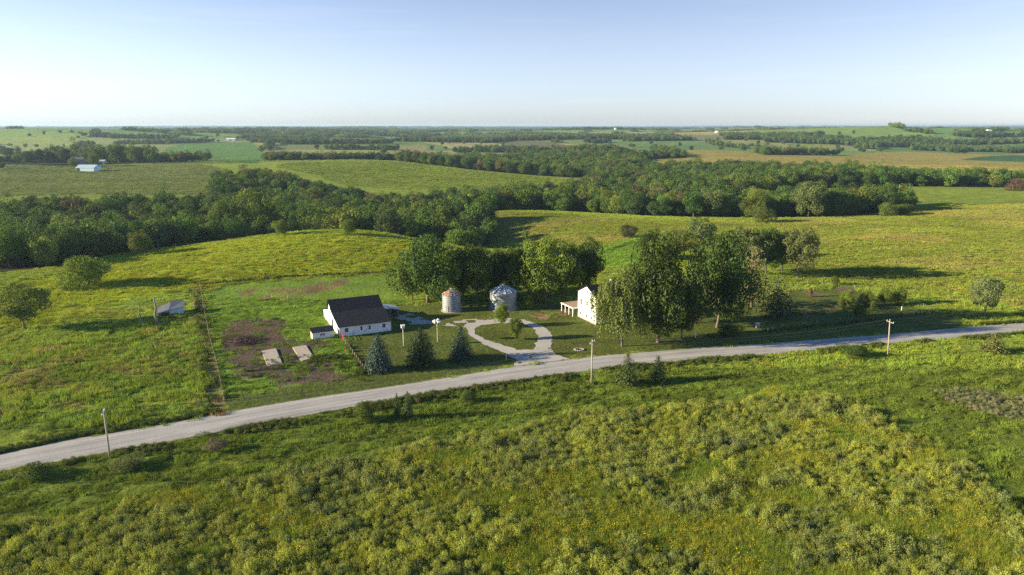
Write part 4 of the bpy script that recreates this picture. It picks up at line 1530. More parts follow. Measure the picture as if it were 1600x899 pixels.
# coarse clumps in the left pasture and the verge
x, y = field_pts(2.2, 95, 240, RNG)
lab, rgb = landcover(x, y)
rg = inpoly(x, y, POLY['rough'])
cl = fbm(x / 7, y / 5, 205, 3)
m = clear_of(x, y) & (((lab == 0) & (y < 235) & (cl > np.where(rg, 0.0, 0.28))) | ((lab == 2) & (cl > 0.18)))
x, y, rgb, rg = x[m], y[m], rgb[m], rg[m]
sc = RNG.uniform(0.5, 1.1, len(x)) * np.where(rg, 1.4, 1.0)
tn = rgb * RNG.uniform(0.85, 1.35, (len(x), 1))
tan_ = rg & (fbm(x / 9, y / 6, 77, 3) > 0.28)
tn[tan_] = np.array((0.225, 0.205, 0.075)) * RNG.uniform(0.8, 1.2, (int(tan_.sum()), 1))
emit('pasture_clumps', x, y, WEED, sc, tn, 'coarse grass clumps in the left pasture and road verge', 'grass', -0.1, sc * 0.62)
# taller growth left standing where the mower stops
def line_pts(pts, n, spread):
    Pw = gpoly(pts)
    s = np.concatenate(([0], np.cumsum(np.linalg.norm(np.diff(Pw, axis=0), axis=1))))
    tt = RNG.uniform(0, s[-1], n)
    return np.stack((np.interp(tt, s, Pw[:, 0]), np.interp(tt, s, Pw[:, 1])), -1) + RNG.normal(0, spread, (n, 2))


e = np.concatenate((line_pts([(308, 446), (440, 433), (625, 424)], 260, 0.6), line_pts([(306, 452), (312, 520), (322, 590), (328, 645)], 260, 0.6), line_pts([(318, 470), (328, 530), (345, 590), (354, 628)], 90, 0.4),
                    line_pts([(540, 536), (556, 560), (572, 584)], 60, 0.4), line_pts([(250, 490), (275, 498), (300, 492)], 90, 1.0), line_pts([(480, 570), (520, 555), (560, 590)], 120, 1.6),
                    line_pts([(940, 396), (985, 380), (1040, 372)], 160, 0.8), line_pts([(360, 605), (420, 570), (500, 560)], 80, 2.5), line_pts([(1180, 520), (1300, 508), (1460, 488)], 130, 0.5)))
emit('edge_weeds', e[:, 0], e[:, 1], WEED, RNG.uniform(0.35, 0.8, len(e)), np.array((0.082, 0.12, 0.024)) * RNG.uniform(0.7, 1.3, (len(e), 1)), 'weeds standing along fences and mown edges', 'weeds', -0.05)

# ------------------------------------------------------------------ building materials
WHITE = mat_plain('white_siding', (0.76, 0.75, 0.73), 0.06, 1.2, 0.6)
WHITE_WORN = mat_plain('worn_white_siding', (0.76, 0.76, 0.74), 0.08, 1.5, 0.65, dirt=(0.36, 0.42, 0.46), dirt_scale=0.45, lo=0.50, hi=0.72)
SHINGLE = mat_plain('dark_shingles', (0.015, 0.019, 0.028), 0.25, 2.5, 0.95, spec=0.12, bump=0.3)
GLASS = mat_plain('dark_window_glass', (0.02, 0.025, 0.03), 0.1, 1.0, 0.12, spec=0.6)
TRIM = mat_plain('white_trim', (0.82, 0.81, 0.78), 0.05, 2.0, 0.5)
DARKGAP = mat_plain('dark_interior', (0.03, 0.028, 0.026), 0.2, 1.0, 0.9)
TIN = mat_plain('galvanised_steel', (0.23, 0.26, 0.28), 0.14, 1.0, 0.55, 0.25, dirt=(0.21, 0.23, 0.24), dirt_scale=0.7)
TIN_PALE = mat_plain('pale_steel_roof', (0.50, 0.54, 0.58), 0.10, 1.0, 0.45, 0.2)
RUST = mat_plain('rusted_roof_sheet', (0.36, 0.17, 0.10), 0.3, 1.4, 0.75, 0.15, dirt=(0.50, 0.47, 0.44), dirt_scale=0.9, lo=0.48, hi=0.62)
TAN = mat_plain('tan_foundation', (0.38, 0.30, 0.23), 0.15, 2.0, 0.8)
DECK = mat_plain('brown_deck_boards', (0.36, 0.27, 0.18), 0.2, 3.0, 0.8)
CONC = mat_plain('old_concrete', (0.37, 0.33, 0.27), 0.15, 1.2, 0.9, dirt=(0.30, 0.27, 0.21), dirt_scale=0.5)
REDP = mat_plain('red_painted_steel', (0.55, 0.05, 0.06), 0.1, 2.0, 0.5)
POLE = mat_plain('weathered_pole_wood', (0.36, 0.30, 0.24), 0.2, 2.0, 0.9, bump=0.3)
POST = mat_plain('grey_fence_post', (0.24, 0.21, 0.17), 0.25, 2.0, 0.9)
WIRE = mat_plain('dull_wire', (0.10, 0.10, 0.10), 0.1, 2.0, 0.6, 0.3)
BLUETIN = mat_plain('pale_blue_steel', (0.34, 0.48, 0.57), 0.08, 0.6, 0.5, 0.1)
STONE = mat_plain('field_stone', (0.30, 0.28, 0.26), 0.25, 2.0, 0.9, bump=0.4)
BRUSH = mat_plain('dead_brush', (0.075, 0.050, 0.036), 0.3, 3.0, 0.95)
GREYWOOD = mat_plain('bare_grey_boards', (0.24, 0.26, 0.28), 0.2, 2.0, 0.9, dirt=(0.18, 0.16, 0.14), dirt_scale=0.8)
SLATE = mat_plain('blue_grey_shingles', (0.085, 0.105, 0.135), 0.2, 2.0, 0.85)


def window(parent, x, z, w, h, face_y=0.0, sign=-1, two=False, axis='x'):
    """framed window on a wall: the frame is a child of the wall, the pane hangs in the frame"""
    t = 0.05
    fr = MB()
    y0, y1 = (face_y + sign * 0.06, face_y - sign * 0.01)
    ya, yb = min(y0, y1), max(y0, y1)
    parts = [(x - w / 2 - t, x - w / 2, z - h / 2 - t, z + h / 2 + t), (x + w / 2, x + w / 2 + t, z - h / 2 - t, z + h / 2 + t),
             (x - w / 2, x + w / 2, z + h / 2, z + h / 2 + t), (x - w / 2, x + w / 2, z - h / 2 - t, z - h / 2), (x - w / 2, x + w / 2, z - 0.02, z + 0.02)]
    if two:
        parts.append((x - 0.04, x + 0.04, z - h / 2, z + h / 2))
    for a, b, c, d in parts:
        if axis == 'x':
            fr.box(a, b, ya, yb, c, d)
        else:
            fr.box(ya, yb, a, b, c, d)
    f = fr.build('window', TRIM, parent)
    p = MB()
    g0, g1 = sorted((face_y + sign * 0.02, face_y - sign * 0.005))
    if axis == 'x':
        p.box(x - w / 2, x + w / 2, g0, g1, z - h / 2, z + h / 2)
    else:
        p.box(g0, g1, x - w / 2, x + w / 2, z - h / 2, z + h / 2)
    p.build('pane', GLASS, f)
    return f


def roof_sheet(name, prof, x0, x1, mat, parent, th=0.12, z=0.012):
    """open polyline (y, z) thickened and extruded along x"""
    up = [(y, zz + th + z) for y, zz in prof]
    lo = [(y, zz + z) for y, zz in prof][::-1]
    m = MB()
    n = len(prof)
    for i in range(n - 1):
        m.prism_x([(prof[i][0], prof[i][1] + z), (prof[i + 1][0], prof[i + 1][1] + z), (prof[i + 1][0], prof[i + 1][1] + z + th), (prof[i][0], prof[i][1] + z + th)], x0, x1)
    return m.build(name, mat, parent)


# ------------------------------------------------------------------ barn
g = ground_at(531, 527)
A25 = R(25.5)
barn = tag(empty('barn', (g[0], g[1], g[2] - 0.05), A25), 'white barn with wide dark shingled roof at the left of the yard', 'barn')
LB = 14.0
PB = [(0, 2.85), (8.5, 4.7), (13.3, 7.2), (15.2, 4.0), (22.4, 2.35)]
w = MB().prism_x([(0, 0)] + PB + [(22.4, 0)], 0, LB).build('wall', WHITE_WORN, barn)
roof_sheet('roof', [(-0.45, 2.75), (8.5, 4.7), (13.3, 7.2), (15.2, 4.0), (22.8, 2.26)], -0.35, LB + 0.35, SHINGLE, barn)
for x, ww, two in ((1.9, 0.95, False), (5.9, 0.55, False), (8.15, 0.6, False), (12.1, 0.9, False)):
    window(w, x, 1.75, ww, 1.05)
MB().box(-0.05, 0.02, 8.3, 10.1, 0.05, 2.7).build('door', DARKGAP, barn)
MB().box(-0.05, 0.02, 0.7, 1.7, 0.05, 2.1).build('door', DARKGAP, barn)
for y, z, ww, hh in ((4.4, 1.6, 0.7, 0.8), (12.2, 2.2, 0.6, 0.8), (17.5, 2.0, 0.8, 0.7), (11.7, 5.0, 0.6, 0.7)):
    window(w, y, z, ww, hh, 0.0, -1, axis='y')
MB().box(-0.09, 0.0, -0.09, 0.0, 0, 2.8).build('corner_trim', TRIM, barn)
MB().box(LB, LB + 0.09, -0.09, 0.0, 0, 2.8).build('corner_trim', TRIM, barn)

# open shed on the barn's far right corner
og = barn.matrix_basis @ Vector((LB + 0.5, 11.5, 0))
osd = tag(empty('open_shed', (og.x, og.y, hz(og.x, og.y)), A25), 'open-fronted shed with pale steel roof at the far right barn corner', 'shed')
for x in (0.1, 2.6, 5.1):
    MB().box(x - 0.08, x + 0.08, 0, 0.16, 0, 3.3 - 0.22 * x).build('post', POST, osd)
MB().box(0, 5.2, 5.4, 5.55, 0, 2.2).build('back_wall', GREYWOOD, osd)
MB().box(5.1, 5.22, 0.2, 5.4, 0, 2.1).build('side_wall', GREYWOOD, osd)
MB().add([(-0.3, -0.4, 3.75), (5.6, -0.4, 2.55), (5.6, 5.8, 2.4), (-0.3, 5.8, 3.6), (-0.3, -0.4, 3.83), (5.6, -0.4, 2.63), (5.6, 5.8, 2.48), (-0.3, 5.8, 3.68)],
         [(0, 3, 2, 1), (4, 5, 6, 7), (0, 1, 5, 4), (1, 2, 6, 5), (2, 3, 7, 6), (3, 0, 4, 7)]).build('roof', TIN_PALE, osd)
MB().add([(-0.28, -0.3, 3.6), (2.4, -0.3, 3.05), (-0.28, -0.3, 5.3), (-0.28, -0.22, 3.6), (2.4, -0.22, 3.05), (-0.28, -0.22, 5.3)], [(0, 1, 2), (5, 4, 3), (0, 3, 4, 1), (1, 4, 5, 2), (2, 5, 3, 0)]).build('gable_panel', WHITE, osd)

# small white shed
g = ground_at(488.5, 531)
shed = tag(empty('garden_shed', (g[0], g[1], g[2] - 0.03), A25), 'small white shed with dark roof and double window beside the barn', 'shed')
w = MB().prism_x([(0, 0), (0, 1.85), (2.6, 2.45), (2.6, 0)], 0, 5.6).build('wall', WHITE, shed)
roof_sheet('roof', [(-0.2, 1.81), (2.8, 2.50)], -0.2, 5.8, SHINGLE, shed, 0.09)
window(w, 2.3, 1.15, 0.55, 0.55)
window(w, 3.0, 1.15, 0.55, 0.55)
MB().box(-0.05, 0.01, 0.8, 1.7, 0.05, 1.8).build('door', TRIM, shed)


# ------------------------------------------------------------------ grain bins
def grain_bin(u, v, rad, eave, apex, label, roofmats, nsec, door_a):
    g = ground_at(u, v)
    cx, cyy = g[0], g[1] + rad
    b = tag(empty('grain_bin', (cx, cyy, hz(cx, cyy)), 0), label, 'grain bin')
    prof = []
    nr_ = 9
    for i in range(nr_):
        z0, z1 = eave * i / nr_, eave * (i + 1) / nr_
        for t, dr in ((0.0, -0.012), (0.25, 0.014), (0.5, -0.012), (0.75, 0.014)):
            prof.append((rad + dr, z0 + (z1 - z0) * t))
        prof.append((rad + 0.028, z1 - 0.03))
    prof.append((rad, eave))
    MB().lathe(prof, 40).build('wall', TIN, b, True)
    MB().lathe([(rad + 0.5, -0.1), (rad + 0.5, 0.08), (rad + 0.02, 0.08)], 28, cap=False).build('footing', CONC, b)
    hub = 0.32
    ro = rad + 0.16
    zt = apex - 0.12
    dz = (zt - eave) / (ro - hub)
    for k in range(nsec):
        a0, a1 = 2 * math.pi * k / nsec, 2 * math.pi * (k + 1) / nsec
        am = a1 - 0.10
        m = MB()
        P3 = lambda r, a, z: (r * math.cos(a), r * math.sin(a), z)
        z0 = eave - 0.05
        m.add([P3(hub, a0, zt), P3(ro, a0, z0), P3(ro, am, z0), P3(hub, am, zt), P3(hub, a1, zt + 0.0), P3(ro, a1, z0),
               P3(ro, (am + a1) / 2, z0 + 0.09), P3(hub, (am + a1) / 2, zt + 0.07)], [(0, 1, 2, 3), (3, 2, 6, 7), (7, 6, 5, 4)])
        m.build('roof_panel', roofmats[k % len(roofmats)], b)
    MB().lathe([(hub + 0.12, zt - 0.05), (hub + 0.12, zt + 0.2), (0.03, zt + 0.34)], 14).build('roof_cap', TIN_PALE, b)
    m = MB()
    ca = door_a
    for s in (0,):
        w2 = 0.45
        c, sn = math.cos(ca), math.sin(ca)
        pts = []
        for rr_, tt in ((rad + 0.07, -w2), (rad + 0.07, w2), (rad - 0.1, w2), (rad - 0.1, -w2)):
            pts.append((rr_ * c - tt * sn, rr_ * sn + tt * c))
        m.add([(p[0], p[1], 0.15) for p in pts] + [(p[0], p[1], 1.95) for p in pts], [(0, 3, 2, 1), (4, 5, 6, 7), (0, 1, 5, 4), (1, 2, 6, 5), (2, 3, 7, 6), (3, 0, 4, 7)])
    m.build('door', GREYWOOD, b)
    m = MB()
    for s in (-0.2, 0.2):
        la = ca + 0.55
        c, sn = math.cos(la), math.sin(la)
        m.beam(((rad + 0.1) * c - s * sn, (rad + 0.1) * sn + s * c, 0.4), ((rad + 0.1) * c - s * sn, (rad + 0.1) * sn + s * c, eave), 0.05)
    for k in range(12):
        zz = 0.5 + k * (eave - 0.6) / 12
        m.beam(((rad + 0.1) * c + 0.2 * sn, (rad + 0.1) * sn - 0.2 * c, zz), ((rad + 0.1) * c - 0.2 * sn, (rad + 0.1) * sn + 0.2 * c, zz), 0.04)
    m.build('ladder', TIN, b)
    return b


grain_bin(704.5, 489, 2.8, 5.2, 6.8, 'small round steel grain bin with rusty brown cone roof', [RUST, RUST, TIN, RUST], 18, R(-115))
grain_bin(786, 487, 4.1, 5.4, 7.5, 'large round steel grain bin with pale ribbed cone roof', [TIN_PALE, TIN], 24, R(-150))

# ------------------------------------------------------------------ house
g = ground_at(931, 508)
house = tag(empty('farmhouse', (g[0], g[1], g[2] - 0.05), A25), 'two-storey white farmhouse with dark roof, half hidden by trees', 'house')
HL, HW, HE, HR = 12.0, 10.0, 7.9, 10.4
w = MB().prism_x([(0, 0.45), (0, HE), (HW / 2, HR), (HW, HE), (HW, 0.45)], 0, HL).build('wall', WHITE, house)
MB().box(-0.12, HL + 0.12, -0.12, HW + 0.12, 0, 0.45).build('foundation', TAN, house)
rf = roof_sheet('roof', [(-0.5, HE - 0.26), (HW / 2, HR), (HW + 0.5, HE - 0.26)], -0.45, HL + 0.45, SHINGLE, house, 0.14)
MB().box(7.6, 8.3, 4.4, 5.1, 9.8, 11.6).build('chimney', TRIM, rf)
for y, z, ww, hh in ((1.9, 4.9, 0.85, 1.3), (4.9, 5.2, 0.85, 1.3), (8.2, 5.0, 0.9, 1.6), (2.2, 1.4, 0.8, 0.8), (5.0, 1.4, 0.8, 0.8), (8.3, 1.4, 0.8, 0.9), (5.0, 8.6, 0.7, 0.9)):
    window(w, y, z, ww, hh, 0.0, -1, axis='y')
for x in (1.6, 4.6, 7.6, 10.4):
    window(w, x, 5.6, 0.9, 1.4)
    window(w, x, 2.1, 0.9, 1.4)
MB().box(5.7, 6.6, -0.07, 0.01, 0.5, 2.6).build('door', TAN, house)
dk = house.matrix_basis @ Vector((-1.6, HW + 0.2, 0))
deck = tag(empty('deck', (dk.x, dk.y, hz(dk.x, dk.y)), A25), 'raised brown timber deck on posts at the back of the white house', 'deck')
MB().box(0, 6, 0, 7.0, 2.45, 2.62).build('deck_floor', DECK, deck)
MB().box(-0.05, 6.05, -0.06, 0, 2.35, 2.68).build('edge_board', TRIM, deck)
MB().box(-0.06, 0, -0.06, 7.06, 2.35, 2.68).build('edge_board', TRIM, deck)
for y in (0.2, 2.4, 4.6, 6.8):
    MB().box(0.05, 0.24, y - 0.1, y + 0.1, 0, 2.45).build('post', TRIM, deck)
    MB().box(5.6, 5.8, y - 0.1, y + 0.1, 0, 2.45).build('post', POST, deck)

# ------------------------------------------------------------------ yard furniture
g = ground_at(630.5, 541)
bh = tag(empty('bird_house', tuple(g), R(20)), 'white box bird house on a tall pole near the barn', 'bird house')
HB = z_at(630.5, 507, g[1]) - g[2]
MB().tube([(0, 0, 0), (0, 0, HB - 0.9)], [0.07, 0.06], 8).build('pole', TRIM, bh)
MB().box(-0.07, 0.07, -0.07, 0.07, 0, 0.9).build('pole_sleeve', TRIM, bh)
MB().box(-0.42, 0.42, -0.36, 0.36, HB - 0.95, HB - 0.3).build('box', WHITE, bh)
MB().prism_x([(-0.5, HB - 0.33), (0, HB), (0.5, HB - 0.33)], -0.5, 0.5).build('roof', TRIM, bh)
for s in (-0.2, 0.2):
    MB().box(s - 0.06, s + 0.06, -0.375, -0.355, HB - 0.72, HB - 0.58).build('entry_hole', DARKGAP, bh)
g = ground_at(683.5, 534)
gr = tag(empty('gourd_rack', tuple(g)), 'cluster of white gourd nest boxes on a pole before the driveway', 'bird house')
HG = z_at(683.5, 499, g[1]) - g[2]
MB().tube([(0, 0, 0), (0, 0, HG - 0.1)], [0.06, 0.05], 8).build('pole', TRIM, gr)
gourd = MB().lathe([(0.02, -0.26), (0.16, -0.22), (0.23, -0.08), (0.20, 0.06), (0.09, 0.2), (0.03, 0.32)], 12).mesh('gourd', WHITE, True)
for k in range(14):
    a = k * 2.4
    r, zz = ((0.62, HG - 0.85), (0.95, HG - 0.55), (0.5, HG - 0.25))[k % 3]
    o = link('gourd', gourd, gr, (r * math.cos(a), r * math.sin(a), zz))
    o.scale = (1.15, 1.15, 1.15)
for k in range(4):
    a = k * math.pi / 4
    MB().beam((-0.98 * math.cos(a), -0.98 * math.sin(a), HG - 0.22 + 0.01 * k), (0.98 * math.cos(a), 0.98 * math.sin(a), HG - 0.22 + 0.01 * k), 0.03).build('arm', TIN, gr)

g = ground_at(791, 563)
mb = tag(empty('mailbox', tuple(g), R(20)), 'mailbox on a thick timber post at the driveway mouth', 'mailbox')
MB().box(-0.12, 0.12, -0.12, 0.12, 0, 1.25).build('post', POLE, mb)
m = MB().lathe([(0.17, -0.3), (0.17, 0.3)], 12)
m.v = [(x * 1.0, z, y + 1.42) for x, y, z in m.v]
m.build('box', GREYWOOD, mb)
g = ground_at(905, 547)
fp = tag(empty('fire_pit', tuple(g)), 'ring of stones with a dark fire pit on the front lawn', 'fire pit')
for k in range(13):
    a = 2 * math.pi * k / 13
    st = MB()
    s = 0.22 + 0.08 * ((k * 7) % 5) / 5
    st.lathe([(s * 0.6, -0.05), (s, 0.08), (s * 0.9, 0.22), (s * 0.35, 0.32)], 7).build('stone', STONE, fp, loc=(1.15 * math.cos(a), 0.9 * math.sin(a), 0), rz=a * 3)
MB().lathe([(0.85, 0.03), (0.8, 0.07)], 16).build('ash_bed', DARKGAP, fp)
g = ground_at(1114, 512)
MB()
for u, v, lb in ((1183, 512, 'pale box by the left end of the orchard fence'),):
    g = ground_at(u, v)
    t = tag(empty('bee_hive', tuple(g), R(15)), lb, 'box')
    MB().box(-0.55, 0.55, -0.45, 0.45, 0.12, 1.2).build('box', GREYWOOD, t)
    MB().box(-0.62, 0.62, -0.52, 0.52, 1.2, 1.3).build('lid', TIN_PALE, t)
    MB().box(-0.4, 0.4, -0.4, 0.4, 0, 0.12).build('base', STONE, t)
for u, v, h, lb in ((1199.5, 519, 1.3, 'small white marker post with orange band before the orchard fence'), (1086.5, 528, 1.9, 'white marker post under the trees beside the road lawn'), (1408.5, 485, 1.1, 'small white post inside the right orchard')):
    g = ground_at(u, v)
    t = tag(empty('marker_post', tuple(g)), lb, 'post')
    MB().tube([(0, 0, 0), (0, 0, h)], [0.1, 0.09], 8).build('post', TRIM, t)
    MB().tube([(0, 0, h), (0, 0, h + 0.12)], [0.12, 0.05], 8).build('cap', TRIM if u != 1199.5 else REDP, t)
g = ground_at(933, 533)

# stone slabs of old foundations
for poly, lb in ((((409, 550), (431, 546), (441, 569), (418, 573)), 'pale concrete slab nearest the brush pile'), (((457, 544), (478, 541), (491, 560), (471, 565)), 'pale concrete slab nearest the barn')):
    P = gpoly(poly)
    c = P.mean(0)
    z = max(hz(*p) for p in P)
    t = tag(empty('concrete_slab', (c[0], c[1], z)), lb, 'concrete slab', 'old concrete slabs')
    vs_ = [(p[0] - c[0], p[1] - c[1], -0.4) for p in P] + [(p[0] - c[0], p[1] - c[1], 0.17) for p in P]
    MB().add(vs_, [(0, 1, 2, 3), (4, 5, 6, 7), (0, 1, 5, 4), (1, 2, 6, 5), (2, 3, 7, 6), (3, 0, 4, 7)]).build('slab', CONC, t)

# brush pile
g = ground_at(378, 534)
bp = tag(empty('brush_pile', tuple(g)), 'heap of dead brown brush on the bare soil left of the slabs', 'brush pile')
rnd = random.Random(3)
m = MB()
rows = []
for i in range(7):
    for k in range(22):
        a = 2 * math.pi * k / 22
        q = i / 6
        rr_ = (1 - q) * (1 + 0.18 * math.sin(3 * a + 1) + rnd.uniform(-0.08, 0.08))
        rows.append((5.6 * rr_ * math.cos(a), 4.4 * rr_ * math.sin(a), 1.0 * math.sin(q * math.pi / 2) * (1 + rnd.uniform(-0.2, 0.2)) - 0.1))
m.add(rows, [(i * 22 + k, i * 22 + (k + 1) % 22, (i + 1) * 22 + (k + 1) % 22, (i + 1) * 22 + k) for i in range(6) for k in range(22)])
m.build('mound', BRUSH, bp)
m = MB()
for k in range(420):
    a, r = rnd.uniform(0, 6.28), math.sqrt(rnd.random())
    p = Vector((5.4 * r * math.cos(a), 4.2 * r * math.sin(a), 1.0 * (1 - r) + 0.05))
    d = Vector((rnd.gauss(0, 1), rnd.gauss(0, 1), rnd.uniform(-0.1, 0.8))).normalized()
    m.beam(p, p + d * rnd.uniform(0.5, 1.6), 0.05)
tag(m.build('twigs', BRUSH, bp), kind='stuff')

# collapsed shed in the left pasture
g = ground_at(269, 490)
cs = tag(empty('collapsed_shed', tuple(g), R(20)), 'sagging grey shed with slumped roof in the left pasture', 'shed')
MB().add([(-3.2, -2, 0), (-0.2, -2.2, 0), (-0.2, 2, 0), (-3.2, 2, 0), (-3.4, -2, 0.9), (-0.2, -2.2, 1.7), (-0.2, 2, 2.6), (-3.0, 2, 1.6)], [(0, 3, 2, 1), (4, 5, 6, 7), (0, 1, 5, 4), (1, 2, 6, 5), (2, 3, 7, 6), (3, 0, 4, 7)]).build('slumped_wall', GREYWOOD, cs)
MB().add([(-0.2, -2.2, 0), (3.2, -2, 0), (3.2, 2, 0), (-0.2, 2, 0), (-0.2, -2.2, 1.7), (3.3, -2, 2.1), (3.1, 2, 2.5), (-0.2, 2, 2.7)], [(0, 3, 2, 1), (4, 5, 6, 7), (0, 1, 5, 4), (1, 2, 6, 5), (2, 3, 7, 6), (3, 0, 4, 7)]).build('wall', BLUETIN, cs)
MB().add([(-0.4, -2.6, 1.75), (3.6, -2.4, 2.15), (3.4, 2.4, 3.1), (-0.3, 2.4, 3.25), (-0.4, -2.6, 1.87), (3.6, -2.4, 2.27), (3.4, 2.4, 3.22), (-0.3, 2.4, 3.37)], [(0, 3, 2, 1), (4, 5, 6, 7), (0, 1, 5, 4), (1, 2, 6, 5), (2, 3, 7, 6), (3, 0, 4, 7)]).build('roof', SLATE, cs)
MB().add([(-3.8, -2.5, 0.75), (-0.45, -2.6, 1.75), (-0.35, 2.3, 2.9), (-3.6, 2.3, 1.7), (-3.8, -2.5, 0.87), (-0.45, -2.6, 1.87), (-0.35, 2.3, 3.02), (-3.6, 2.3, 1.82)], [(0, 3, 2, 1), (4, 5, 6, 7), (0, 1, 5, 4), (1, 2, 6, 5), (2, 3, 7, 6), (3, 0, 4, 7)]).build('fallen_roof', SLATE, cs)
MB().box(-2.6, -0.5, -2.28, -2.05, 0.05, 1.0).build('opening', DARKGAP, cs)


# dead trees
def dead_tree(u, vb, vt, r, label, seed, limbs):
    g = ground_at(u, vb)
    H = z_at(u, vt, g[1]) - g[2]
    t = tag(empty('dead_tree', tuple(g)), label, 'dead tree', 'dead trees in the left pasture')
    rn = random.Random(seed)
    m = MB()
    pts = [(0.12 * rn.uniform(-1, 1) * i, 0.1 * rn.uniform(-1, 1) * i, H * i / 5) for i in range(6)]
    m.tube(pts, [r * (1.2 - 0.14 * i) for i in range(6)], 8)
    m.build('trunk', BARK_DEAD, t, True)
    for k in range(limbs):
        i = 2 + k % 4
        p = Vector(pts[min(i, 5)])
        a = rn.uniform(0, 6.28)
        L = H * rn.uniform(0.3, 0.5)
        q1 = p + Vector((math.cos(a), math.sin(a), rn.uniform(1.0, 1.8))) * L * 0.3
        q2 = q1 + Vector((math.cos(a + 0.5), math.sin(a + 0.5), rn.uniform(0.2, 0.9))) * L * 0.5
        q3 = q1 + Vector((math.cos(a - 0.7), math.sin(a - 0.7), rn.uniform(0.2, 0.9))) * L * 0.35
        mm = MB()
        mm.tube([p, q1, q2], [r * 0.3, r * 0.17, r * 0.05], 6)
        mm.tube([q1, q3], [r * 0.18, r * 0.05], 5)
        mm.build('limb', BARK_DEAD, t, True)


dead_tree(221, 508, 472, 0.17, 'thin branching dead tree left of the thick snag', 11, 6)
dead_tree(245.5, 507, 465, 0.34, 'thick pale snag with broken top beside the sagging shed', 8, 2)
dead_tree(305, 482, 461, 0.16, 'small bare dead tree right of the sagging shed', 4, 4)


# ------------------------------------------------------------------ utility poles and wires
def pole(ub, vb, ut, vt, label, arm_a, steel=False):
    g = ground_at(ub, vb)
    top = world_uvD(ut, vt, g[1])
    H = top[2] - g[2]
    lx = top[0] - g[0]
    t = tag(empty('utility_pole', tuple(g)), label, 'utility pole', 'utility poles along the road')
    MB().tube([(0, 0, -0.2), (lx * 0.5, 0, H * 0.5), (lx, 0, H)], [0.17, 0.145, 0.12], 10).build('shaft', POLE, t, True)
    ca, sa = math.cos(arm_a), math.sin(arm_a)
    zc = H - 0.35
    MB().beam((lx - 1.2 * ca, -1.2 * sa - 0.16, zc), (lx + 1.2 * ca, 1.2 * sa - 0.16, zc), 0.1, 0.13).build('crossarm', POLE, t)
    ends = []
    for s in (-1.1, 0.0, 1.1):
        zz = zc + 0.1 if s else H + 0.02
        MB().lathe([(0.05, 0), (0.09, 0.1), (0.05, 0.2), (0.07, 0.26), (0.03, 0.32)], 8).build('insulator', TRIM, t, loc=(lx + s * ca, s * sa - (0.16 if s else 0), zz))
        ends.append(Vector((g[0] + lx + s * ca, g[1] + s * sa - (0.16 if s else 0), g[2] + zz + 0.3)))
    if steel:
        MB().tube([(0, 0, -0.05), (0.02, 0, 0.75)], [0.19, 0.18], 10).build('base_sleeve', RUST, t)
    return ends


arm = R(110)
E1 = pole(172, 717, 162, 642, 'leaning grey utility pole nearest the camera, beside the road at left', arm)
E2 = pole(924, 601, 925.5, 533, 'middle utility pole with white crossarm opposite the driveway', R(60))
E3 = pole(1387, 558, 1390.5, 501, 'far utility pole with pale crossarm beside the road at right', R(100), True)


def span(a, b, label, sag):
    pts = []
    for i in range(25):
        t = i / 24
        p = a.lerp(b, t)
        pts.append((p.x, p.y, p.z - sag * 4 * t * (1 - t)))
    o = MB().tube(pts, [0.022] * 25, 4).build('power_line', WIRE)
    tag(o, label, 'wire', 'wires strung along the road poles')


E0 = [e + Vector((-70, -34, 0.5)) for e in E1]
E4 = [e + Vector((90, 40, 0)) for e in E3]
for nm, A, B, sg in (('from the left picture edge to the nearest pole', E0, E1, 1.6), ('between the nearest and the middle pole', E1, E2, 2.6), ('between the middle and the far pole', E2, E3, 2.0), ('from the far pole to the right picture edge', E3, E4, 2.0)):
    for k, w in enumerate(('near-side', 'top', 'far-side')):
        span(A[k], B[k], '%s wire %s' % (w, nm), sg)


# ------------------------------------------------------------------ fences
def fence(name, pts, step, h, r, label, wires=(0.4, 0.8, 1.1), mat=POST):
    Pw = gpoly(pts)
    s = np.concatenate(([0], np.cumsum(np.linalg.norm(np.diff(Pw, axis=0), axis=1))))
    n = max(2, int(s[-1] / step) + 1)
    tt = np.linspace(0, s[-1], n)
    x, y = np.interp(tt, s, Pw[:, 0]), np.interp(tt, s, Pw[:, 1])
    z = height(x, y)
    t = tag(empty(name, (x[0], y[0], z[0])), label, 'fence')
    me = MB().tube([(0, 0, -0.1), (0, 0, h)], [r, r * 0.9], 6).mesh('post', mat)
    for i in range(n):
        o = link('post', me, t, (x[i] - x[0], y[i] - y[0], z[i] - z[0]))
        o.rotation_euler = (random.gauss(0, 0.03), random.gauss(0, 0.03), 0)
    for wz_ in wires:
        m = MB()
        m.tube([(x[i] - x[0], y[i] - y[0], z[i] - z[0] + wz_ * h / 1.2) for i in range(n)], [0.012] * n, 4)
        m.build('wire', WIRE, t)
    return t


fence('wire_fence', [(313, 449), (318, 480), (328, 530), (341, 580), (350, 628)], 3.6, 1.25, 0.075, 'wire fence on grey posts along the mown lane left of the yard')
fence('wire_fence', [(313, 448), (380, 441), (440, 436), (540, 431), (622, 427)], 4.5, 1.2, 0.06, 'wire fence between the yard and the hill meadow behind the barn')
fence('yard_fence', [(538, 534), (552, 555), (570, 581)], 2.2, 1.25, 0.08, 'brown rail fence from the red gate towards the road', (0.35, 0.75, 1.1), TAN)
fence('orchard_fence', [(1190, 518), (1209, 515), (1248, 510), (1301, 506), (1367, 501), (1431, 494), (1464, 487)], 3.6, 1.3, 0.075, 'pale posts of the orchard fence nearest the road', (0.4, 1.0))
fence('orchard_fence', [(1232, 462), (1236, 449), (1265, 444), (1330, 449), (1400, 466), (1464, 487)], 5.0, 1.2, 0.07, 'far side fence of the orchard below the meadow', (0.5, 1.0))
